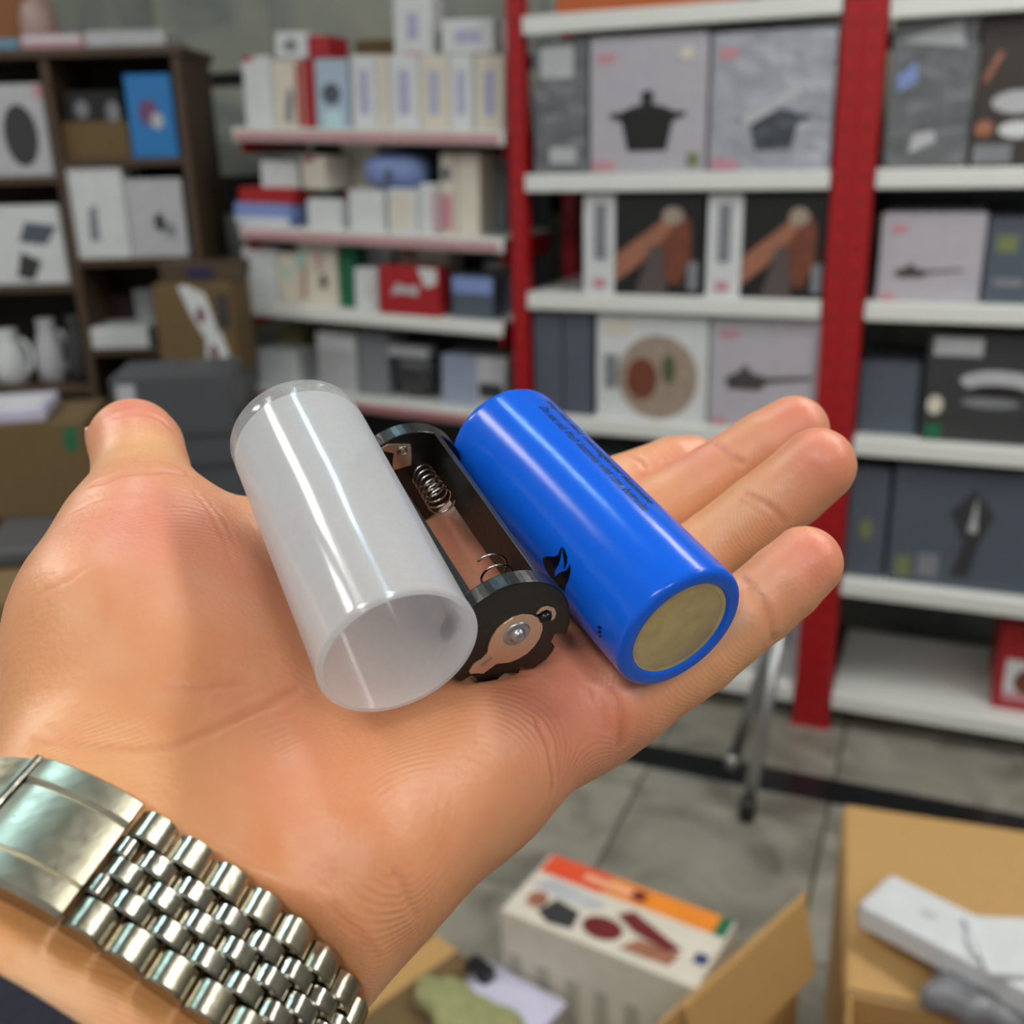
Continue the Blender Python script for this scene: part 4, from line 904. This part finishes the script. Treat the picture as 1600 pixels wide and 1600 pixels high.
def lathe(cy, name, prof, m, parent, n=128, closed=False, smooth=True):
    V = []; Fc = []
    for r, z in prof:
        for i in range(n):
            th = 2 * math.pi * i / n; V.append((r * math.cos(th), r * math.sin(th), z))
    k_ = len(prof)
    for a in range(k_ if closed else k_ - 1):
        b = (a + 1) % k_
        for i in range(n): Fc.append((a * n + i, a * n + (i + 1) % n, b * n + (i + 1) % n, b * n + i))
    if not closed:
        for a, rev in ((0, True), (k_ - 1, False)):
            f = [a * n + i for i in range(n)]; Fc.append(f[::-1] if rev else f)
    o = mesh_obj(name, cy.w(np.array(V)), Fc, m, parent, smooth)
    if smooth:
        bm = bmesh.new(); bm.from_mesh(o.data); bmesh.ops.recalc_face_normals(bm, faces=bm.faces)
        for e in bm.edges: e.smooth = e.calc_face_angle(0) < .6
        bm.to_mesh(o.data); bm.free()
    return o
def arc(cx, cz, r, a0, a1, n): return [(cx + r * math.cos(math.radians(a0 + (a1 - a0) * i / n)), cz + r * math.sin(math.radians(a0 + (a1 - a0) * i / n))) for i in range(n + 1)]
# ------------------------------------------------------------------ blue cell
CB = Cyl(BAT); R_, L_ = CB.R, CB.L
bt = CB.root('battery'); tag(bt, 'large shiny blue cylindrical battery cell lying across the fingers', 'battery')
m_wrap = mat('blue_shrink_wrap', (18, 96, 222), .19, noise=.05, scale=300, coat=.0, bump=.03, spec=.28)
prof = [(9.6, -.9), (10.1, -.25)] + arc(10.6, -.55, .55, 120, 90, 3) + arc(R_ - 1.3, -1.3, 1.3, 90, 0, 6) + [(R_, -20), (R_, -40)] + arc(R_ - 3.2, -L_ + 3.2, 3.2, 0, -90, 8) + [(8.2, -L_), (8.0, -L_ + .5), (8.0, -L_ + 1.2), (9.6, -L_ + 1.2)]
lathe(CB, 'wrap', prof, m_wrap, bt, closed=True)
m_gold = mat('stained_nickel', (214, 192, 140), .42, metal=.6, noise=.3, scale=260, bump=.15)
lathe(CB, 'base_disc', [(.01, -.55), (8.6, -.55), (9.1, -.75), (9.5, -.6), (10.0, -.6), (10.0, -1.3), (.01, -1.3)], m_gold, bt)
lathe(CB, 'top_cap', [(.01, -L_ + 1.0), (7.9, -L_ + 1.0), (7.9, -L_ + .2), (5.2, -L_ + .2), (4.8, -L_ - 1.2), (.01, -L_ - 1.2)], m_steel, bt)
m_ink = mat('black_ink', (10, 12, 26), .3, noise=.1)
def refine(bm, far):
    """halve long edges until the flat print can follow the curve"""
    for _ in range(7):
        bmesh.ops.triangulate(bm, faces=bm.faces)
        es = [e for e in bm.edges if far(e.verts[0].co, e.verts[1].co)]
        if not es: break
        bmesh.ops.subdivide_edges(bm, edges=es, cuts=1)
    bmesh.ops.triangulate(bm, faces=bm.faces)
def side_poly(cy, name, tz, m, parent, lift=.09):
    """flat print wrapped on the round side: polygon of (angle, axial)"""
    bm = bmesh.new(); vs = [bm.verts.new((t_, z_, 0)) for t_, z_ in tz]; bm.faces.new(vs)
    bmesh.ops.triangulate(bm, faces=bm.faces)
    refine(bm, lambda a, b: abs(a.x - b.x) * cy.R + abs(a.y - b.y) > .8)
    for v in bm.verts:
        t_, z_ = v.co.x, v.co.y; r = cy.R + lift; v.co = Vector(cy.w(np.array([r * math.cos(t_), r * math.sin(t_), z_])))
    return bm_obj(name, bm, m, parent)
Z2 = lambda pts: [CB.side(800 + x / 8, 830 + y / 8) for x, y in pts]
side_poly(CB, 'flame_logo', Z2([(385, 335), (440, 312), (520, 318), (575, 300), (600, 240), (622, 190), (620, 260), (612, 330), (588, 405), (545, 475), (530, 545), (548, 572), (578, 530), (625, 508), (680, 488), (712, 445), (728, 405), (737, 460), (733, 520), (708, 605), (670, 690), (660, 755), (600, 705), (520, 612), (450, 520), (402, 425)]), m_ink, bt)
side_poly(CB, 'flame_logo', Z2([(632, 190), (668, 240), (694, 320), (690, 395), (664, 466), (651, 462), (656, 400), (642, 300), (629, 220)]), m_ink, bt)
for k_ in range(3):
    side_poly(CB, 'date_mark', Z2([(1072 + 8 * k_, 1185 + 58 * k_), (1120, 1190 + 52 * k_), (1118, 1222 + 52 * k_), (1080 + 6 * k_, 1215 + 56 * k_)]), m_ink, bt)
def side_text(cy, name, txt, p0, p1, size, m, parent):
    """lettering wrapped on the side, running from pixel p0 to pixel p1"""
    cu = bpy.data.curves.new('t', 'FONT'); cu.body = txt; cu.size = size; cu.shear = .25; cu.resolution_u = 3; cu.offset = .018
    to = bpy.data.objects.new('t', cu); COL.objects.link(to); bpy.context.view_layer.update()
    me = bpy.data.meshes.new_from_object(to.evaluated_get(bpy.context.evaluated_depsgraph_get()))
    bpy.data.objects.remove(to); bm = bmesh.new(); bm.from_mesh(me); bpy.data.meshes.remove(me)
    xs = [v.co.x for v in bm.verts]; Wd = max(xs)
    (t0, z0), (t1, z1) = cy.side(*p0), cy.side(*p1)
    tu, _ = cy.side(p0[0] + 5, p0[1] - 5); sg = 1 if tu > t0 else -1
    for v in bm.verts:
        f = v.co.x / Wd; t_ = t0 + (t1 - t0) * f + sg * v.co.y / cy.R; z_ = z0 + (z1 - z0) * f; r = cy.R + .06
        v.co = Vector(cy.w(np.array([r * math.cos(t_), r * math.sin(t_), z_])))
    return bm_obj(name, bm, m, parent)
side_text(CB, 'warning_text', 'Do not mix fresh batteries with used batteries', (840, 635), (1005, 798), 3.1, m_ink, bt)
side_text(CB, 'warning_text', 'Keep from short, overcharged and disassemble', (850, 624), (1013, 786), 3.1, m_ink, bt)
# ------------------------------------------------------------------ frosted plastic sleeve
CT_ = Cyl(TUB); L_ = CT_.L
def frosted(nm_='frosted_plastic', clear=.46):
    m = bpy.data.materials.new(nm_); m.use_nodes = True; nt = m.node_tree; nt.nodes.clear(); L = nt.links.new
    out = nd(nt, 'ShaderNodeOutputMaterial'); tc = nd(nt, 'ShaderNodeTexCoord')
    nz = nd(nt, 'ShaderNodeTexNoise', Scale=900.0, Detail=3.0); L(tc.outputs['Object'], nz.inputs['Vector'])
    cr = nd(nt, 'ShaderNodeValToRGB'); L(nz.outputs['Fac'], cr.inputs[0]); cr.color_ramp.elements[0].color = (.82, .83, .84, 1); cr.color_ramp.elements[1].color = (.92, .93, .94, 1)
    df = nd(nt, 'ShaderNodeBsdfDiffuse'); L(cr.outputs[0], df.inputs['Color'])
    tl = nd(nt, 'ShaderNodeBsdfTranslucent'); L(cr.outputs[0], tl.inputs['Color'])
    tp = nd(nt, 'ShaderNodeBsdfTransparent', Color=(.93, .95, .97, 1)); gl = nd(nt, 'ShaderNodeBsdfGlossy', Roughness=.12); gl.inputs['Color'].default_value = (1, 1, 1, 1)
    m1 = nd(nt, 'ShaderNodeMixShader', Fac=.5); L(df.outputs[0], m1.inputs[1]); L(tl.outputs[0], m1.inputs[2])
    m2 = nd(nt, 'ShaderNodeMixShader', Fac=clear); L(m1.outputs[0], m2.inputs[1]); L(tp.outputs[0], m2.inputs[2])
    lw = nd(nt, 'ShaderNodeLayerWeight', Blend=.35); pw = nd(nt, 'ShaderNodeMath', operation='POWER'); L(lw.outputs['Facing'], pw.inputs[0]); pw.inputs[1].default_value = 4.0; fr = nd(nt, 'ShaderNodeMapRange'); fr.inputs['To Min'].default_value = .045; fr.inputs['To Max'].default_value = .4; L(pw.outputs[0], fr.inputs['Value']); bp = nd(nt, 'ShaderNodeBump', Strength=.06, Distance=.0002); L(nz.outputs['Fac'], bp.inputs['Height']); L(bp.outputs[0], gl.inputs['Normal'])
    m3 = nd(nt, 'ShaderNodeMixShader'); L(fr.outputs[0], m3.inputs[0]); L(m2.outputs[0], m3.inputs[1]); L(gl.outputs[0], m3.inputs[2]); L(m3.outputs[0], out.inputs[0])
    return m
m_fr = frosted(); m_frc = frosted('clear_plastic_skirt', .72)
tb = CT_.root('plastic_tube'); tag(tb, 'frosted translucent plastic sleeve tube with open mouth, lying on the palm', 'tube')
lathe(CT_, 'tube_wall', [(12.15, 0), (12.9, 0), (13.15, -.3), (13.15, -1.1), (13.0, -1.5), (13.0, -30), (13.0, -L_ + 4.4), (12.05, -L_ + 4.4), (12.05, -30), (12.05, -.6)], m_fr, tb, closed=True)
lathe(CT_, 'end_skirt', [(13.0, -L_ + 4.38), (13.0, -L_ + .5), (12.7, -L_), (12.2, -L_), (12.05, -L_ + .4), (12.05, -L_ + 4.38)], m_frc, tb, closed=True)
lathe(CT_, 'tube_floor', [(.01, -L_ + 4.4), (12.0, -L_ + 4.4), (12.0, -L_ + 5.2), (.01, -L_ + 5.2)], m_fr, tb)
# ------------------------------------------------------------------ black three-cell holder
CH = Cyl(HOL); R_, L_ = CH.R, CH.L
hd = CH.root('battery_holder'); tag(hd, 'black plastic cell holder with springs lying between tube and blue battery', 'battery holder')
m_abs = mat('black_abs', (20, 20, 19), .32, noise=.2, scale=500, bump=.08)
def prism(cy, name, pts, z0, z1, m, parent, bev=.25):
    bm = bmesh.new(); f = bm.faces.new([bm.verts.new((x, y, z0)) for x, y in pts])
    r = bmesh.ops.extrude_face_region(bm, geom=[f]); bmesh.ops.translate(bm, vec=(0, 0, z1 - z0), verts=[v for v in r['geom'] if isinstance(v, bmesh.types.BMVert)])
    bmesh.ops.recalc_face_normals(bm, faces=bm.faces)
    if bev: bmesh.ops.bevel(bm, geom=[e for e in bm.edges if e.calc_face_angle(0) > .6], offset=bev, segments=2, affect='EDGES', profile=.6)
    for v in bm.verts: v.co = Vector(cy.w(np.array(v.co)))
    return bm_obj(name, bm, m, parent)
P4 = lambda pts, z=0.0: [CH.cap(700 + x / 7.27, 860 + y / 7.27, z) for x, y in pts]
# front disc: round above, notched below as seen
low = P4([(1380, 710), (1385, 830), (1345, 955), (1215, 955), (1175, 1045), (1215, 1095), (1195, 1150), (1120, 1240), (985, 1340), (880, 1345), (835, 1320), (800, 1405), (765, 1395), (640, 1400), (520, 1510), (350, 1490), (275, 1420)])
a0 = math.atan2(low[0][1], low[0][0]); a1 = math.atan2(low[-1][1], low[-1][0])
a1 = a1 if a1 > a0 else a1 + 2 * math.pi
R0 = math.hypot(*low[0])
ring = [(R_ * math.cos(a1 + (a0 - a1) * i / 40), R_ * math.sin(a1 + (a0 - a1) * i / 40)) for i in range(1, 40)]
prism(CH, 'front_disc', low + ring, -3.2, 0, m_abs, hd)
full = [(R_ * math.cos(2 * math.pi * i / 64), R_ * math.sin(2 * math.pi * i / 64)) for i in range(64)]
prism(CH, 'rear_disc', full, -L_, -L_ + 3.6, m_abs, hd)
# side walls of the open bay
tl_, _ = CH.side(752, 948); tr_, _ = CH.side(850, 914)
def wall_bar(th, depth_in, thick, name):
    c_, s_ = math.cos(th), math.sin(th); n_ = (-s_, c_)
    q = [(R_ * c_ - n_[0] * 0, R_ * s_ - n_[1] * 0), (R_ * c_ + n_[0] * thick, R_ * s_ + n_[1] * thick)]
    k_ = depth_in
    pts = [q[0], q[1], (q[1][0] - k_ * DIN[0], q[1][1] - k_ * DIN[1]), (q[0][0] - k_ * DIN[0], q[0][1] - k_ * DIN[1])]
    prism(CH, name, pts, -L_ + 3, -3, m_abs, hd, .2)
mid = (tl_ + tr_) / 2; DIN = (math.cos(mid), math.sin(mid))
wall_bar(tl_, 11.5, 1.5 if tl_ > tr_ else -1.5, 'bay_wall'); wall_bar(tr_, 11.5, -1.5 if tl_ > tr_ else 1.5, 'bay_wall')
for th in (mid + math.radians(112), mid - math.radians(112)):
    c_, s_ = math.cos(th), math.sin(th); pts = [(r * math.cos(th + w_), r * math.sin(th + w_)) for r, w_ in ((R_, -.16), (R_, 0), (R_, .16), (R_ - 2, .18), (R_ - 2, -.18))]
    prism(CH, 'lower_rail', pts, -L_ + 3, -3, m_abs, hd, .2)
# contact plate on the front disc
m_cop = mat('rosy_nickel', (226, 188, 160), .3, metal=.55, noise=.12, scale=300)
plate_pts = [(450, 1165), (462, 1080), (500, 990), (560, 900), (640, 830), (740, 765), (850, 732), (960, 738), (1030, 770), (1072, 830), (1075, 900), (1040, 1000), (980, 1090), (900, 1170), (800, 1232), (700, 1272), (610, 1282), (552, 1288), (400, 1400), (330, 1395), (255, 1402), (240, 1380), (290, 1298), (380, 1240)]
prism(CH, 'contact_plate', P4(plate_pts, .3), 0.0, .35, m_cop, hd, .08)
prism(CH, 'contact_loop', P4([(1005, 725), (1060, 660), (1140, 640), (1210, 660), (1230, 712), (1212, 772), (1168, 802), (1182, 740), (1172, 692), (1120, 672), (1070, 690), (1030, 722)], .3), 0.0, .35, m_cop, hd, .06)
def dome(cy, name, u, v, prof, m, parent, n=40, sx=1.0):
    x, y = cy.cap(u, v, .35); V = []; Fc = []
    for r, z in prof:
        for i in range(n): V.append((x + r * math.cos(2 * math.pi * i / n), y + r * math.sin(2 * math.pi * i / n), z))
    for a in range(len(prof) - 1):
        for i in range(n): Fc.append((a * n + i, a * n + (i + 1) % n, (a + 1) * n + (i + 1) % n, (a + 1) * n + i))
    Fc.append([(len(prof) - 1) * n + i for i in range(n)])
    return mesh_obj(name, cy.w(np.array(V)), Fc, m, parent, True)
dome(CH, 'contact_button', 807, 990, [(2.6, .3), (2.5, .55), (2.2, .75), (1.9, .6), (1.5, .6), (1.3, 1.0), (1.15, 1.5), (.85, 1.7), (.5, 1.62), (.2, 1.5)], m_steel, hd)
dome(CH, 'peg', 700 + 1100 / 7.27, 860 + 762 / 7.27, [(1.15, 0), (1.1, .7), (.8, 1.1), (.4, 1.25), (.05, 1.3)], m_abs, hd)
x_, y_ = 0, 0
prism(CH, 'tab_slot', P4([(370, 1305), (395, 1312), (500, 1225), (490, 1205)], .36), .34, .5, m_steel, hd, .05)
# rear contact inside the bay with its stamped curl
zr_ = -L_ + 3.6
P3 = lambda pts, z: [CH.cap(570 + x / 8.889, 650 + y / 8.889, z) for x, y in pts]
prism(CH, 'rear_contact', P3([(190, 480), (330, 400), (410, 400), (640, 400), (655, 560), (650, 680), (390, 760), (385, 640), (400, 520)], zr_ + .5), zr_, zr_ + .5, mat('dark_nickel', (196, 176, 158), .22, metal=.8, noise=.2, scale=300), hd, .12)
def coil(name, cx, cy_, z0, z1, r0, r1, turns, wire, m, parent, n=26):
    V = []; Fc = []; N_ = int(turns * n); k_ = 8
    for i in range(N_ + 1):
        f = i / N_; a = 2 * math.pi * turns * f; r = r0 + (r1 - r0) * f
        c0 = np.array([cx + r * math.cos(a), cy_ + r * math.sin(a), z0 + (z1 - z0) * f]); o1 = np.array([math.cos(a), math.sin(a), 0]); o2 = np.array([0, 0, 1.0])
        for q in range(k_): V.append(c0 + wire * (math.cos(2 * math.pi * q / k_) * o1 + math.sin(2 * math.pi * q / k_) * o2))
    for i in range(N_):
        for q in range(k_): Fc.append((i * k_ + q, i * k_ + (q + 1) % k_, (i + 1) * k_ + (q + 1) % k_, (i + 1) * k_ + q))
    return mesh_obj(name, CH.w(np.array(V)), Fc, m, parent, True)
m_spr = mat('spring_steel', (206, 204, 200), .18, metal=1.0, noise=.05)
bxx, byy = CH.cap(630, 704, zr_ + .6)
coil('contact_curl', bxx, byy, zr_ + .7, zr_ + .8, .35, 1.2, 1.6, .16, m_spr, hd)
dome_r = [(bxx, byy)]
sx_, sy_ = CH.cap(691, 786, -L_ + 14); coil('rear_spring', sx_, sy_, zr_, -L_ + 14, 2.3, 2.7, 6, .22, m_spr, hd)
fx_, fy_ = CH.cap(778, 902, -9.5); coil('front_spring', fx_, fy_, -3.2, -13.0, 2.6, 2.9, 3.4, .22, m_spr, hd)

# ================================================================== steel watch bracelet
NB = 2000
_th = np.linspace(0, 2 * math.pi, NB, endpoint=False)
_e = BAND_A * np.sign(np.cos(_th)) * np.abs(np.cos(_th)) ** BAND_P; _n = BAND_B * np.sign(np.sin(_th)) * np.abs(np.sin(_th)) ** BAND_P
_pts = np.stack([_e, _n], 1); _seg = np.linalg.norm(np.roll(_pts, -1, 0) - _pts, axis=1); _cum = np.concatenate([[0], np.cumsum(_seg)]); BL = _cum[-1]
def bpos(s):
    """outline point and outward normal of the loop (mm, wrist axes) at arc length s"""
    s = s % BL; i = min(int(np.searchsorted(_cum, s, side='right')) - 1, NB - 1); f = (s - _cum[i]) / max(_seg[i], 1e-9)
    p = _pts[i] * (1 - f) + _pts[(i + 1) % NB] * f; t_ = _pts[(i + 6) % NB] - _pts[i - 6]; t_ = t_ / np.linalg.norm(t_); return p, np.array([t_[1], -t_[0]])
def b3(s, g, hgt):
    p, n = bpos(s); q = p + n * hgt; return WR + GE * q[0] + GN * q[1] + GA * g
pj = lambda P: (800 + FPX * P[0] / P[2], 800 + FPX * P[1] / P[2])
ss = np.linspace(0, BL * .5, 600); dd = [math.hypot(*(np.array(pj(b3(s, 0, 0))) - (157, 1348))) for s in ss]; SCL = ss[int(np.argmin(dd))]
foot = WR - GN * BAND_B
wb_ = empty('watch_bracelet', tuple(c2w(foot))); tag(wb_, 'worn steel five-row link watch bracelet with folding clasp round the wrist', 'watch bracelet')
m_link = mat('brushed_steel_link', (172, 167, 148), .24, metal=1.0, noise=.14, scale=700, bump=.05)
m_linkp = mat('polished_steel_link', (174, 171, 158), .17, metal=1.0, noise=.12, scale=700, bump=.04)
def curved_block(name, s0, s1, g0, g1, prof, base, m, parent, nseg=16, edge=.3):
    """block following the loop from s0 to s1; prof(f) = height of its top, base = height of its underside"""
    V = []; Fc = []; rows = []
    for i in range(nseg + 1):
        f = i / nseg; s = s0 + (s1 - s0) * f; h_ = prof(f)
        rows.append([b3(s, g0, base), b3(s, g0, h_ - edge), b3(s, g0 + edge, h_), b3(s, g1 - edge, h_), b3(s, g1, h_ - edge), b3(s, g1, base)])
    for r in rows: V += r
    k_ = 6
    for i in range(nseg):
        for j in range(k_): Fc.append((i * k_ + j, i * k_ + (j + 1) % k_, (i + 1) * k_ + (j + 1) % k_, (i + 1) * k_ + j))
    Fc.append([j for j in range(k_)][::-1]); Fc.append([nseg * k_ + j for j in range(k_)])
    o = mesh_obj(name, c2w(np.array(V)), Fc, m, parent, True)
    bm = bmesh.new(); bm.from_mesh(o.data); bmesh.ops.recalc_face_normals(bm, faces=bm.faces)
    for e in bm.edges: e.smooth = e.calc_face_angle(0) < .5
    bm.to_mesh(o.data); bm.free(); return o
PITCH = 6.2; CLEN = 15.5; CL2 = 17.0
barrel = lambda h_: (lambda f: -1.35 + h_ * (1 - abs(2 * f - 1) ** 3.0))
rowsG = [(-10.0, -5.2, 0, m_link), (-4.9, -1.75, .5, m_linkp), (-1.6, 1.6, 0, m_linkp), (1.75, 4.9, .5, m_linkp), (5.2, 10.0, 0, m_link)]
free = BL - CLEN - CL2 - .8; npos = int(free / PITCH); pit = free / npos
for k_ in range(npos):
    for g0, g1, of, m_ in rowsG:
        if of and k_ == npos - 1: continue
        s1 = SCL - .6 - (k_ + of) * pit; s0 = s1 - pit * .93
        curved_block('link', s0, s1, g0, g1, barrel(1.35 if not of else 1.25), -2.7, m_, wb_)
curved_block('half_link', SCL - .6 - pit * .42, SCL - .2, 1.75, 4.9, barrel(1.0), -2.7, m_linkp, wb_); curved_block('half_link', SCL - .6 - pit * .42, SCL - .2, -4.9, -1.75, barrel(1.2), -2.7, m_linkp, wb_)
m_scr = bpy.data.materials.new('scratched_clasp_steel'); m_scr.use_nodes = True
nt = m_scr.node_tree; b_ = nt.nodes['Principled BSDF']; b_.inputs['Metallic'].default_value = 1; b_.inputs['Base Color'].default_value = (*lin((164, 159, 140)), 1)
tc = nd(nt, 'ShaderNodeTexCoord'); wv = nd(nt, 'ShaderNodeTexWave', wave_type='RINGS', Scale=420.0, Distortion=7.0, Detail=3.0); wv.inputs['Detail Scale'].default_value = 1.2
nt.links.new(tc.outputs['Object'], wv.inputs['Vector']); bp = nd(nt, 'ShaderNodeBump', Strength=.05, Distance=.0002); nt.links.new(wv.outputs['Fac'], bp.inputs['Height']); nt.links.new(bp.outputs[0], b_.inputs['Normal'])
nz = nd(nt, 'ShaderNodeTexNoise', Scale=500.0, Detail=6.0); nt.links.new(tc.outputs['Object'], nz.inputs['Vector']); mr = nd(nt, 'ShaderNodeMapRange'); mr.inputs['To Min'].default_value = .2; mr.inputs['To Max'].default_value = .45
nt.links.new(nz.outputs['Fac'], mr.inputs['Value']); nt.links.new(mr.outputs[0], b_.inputs['Roughness'])
flat = lambda h_: (lambda f: h_ - .25 * (2 * f - 1) ** 6)
S0, S1 = SCL, SCL + CLEN
curved_block('clasp_plate', S0, S1, -5.2, 5.2, flat(.25), -2.6, m_scr, wb_, 16, .3)
curved_block('clasp_edge', S0, S1, 5.2, 10.1, flat(.65), -2.6, m_scr, wb_, 16, .7); curved_block('clasp_edge', S0, S1, -10.1, -5.2, flat(.65), -2.6, m_scr, wb_, 16, .7)
curved_block('clasp_cover', S1 + .7, S1 + CL2, -10.0, 10.0, flat(-.1), -2.6, m_scr, wb_, 16, .8)
curved_block('clasp_lip', S1 + .5, S1 + 1.6, -10.1, 10.1, flat(.35), -2.5, m_linkp, wb_, 4, .3)
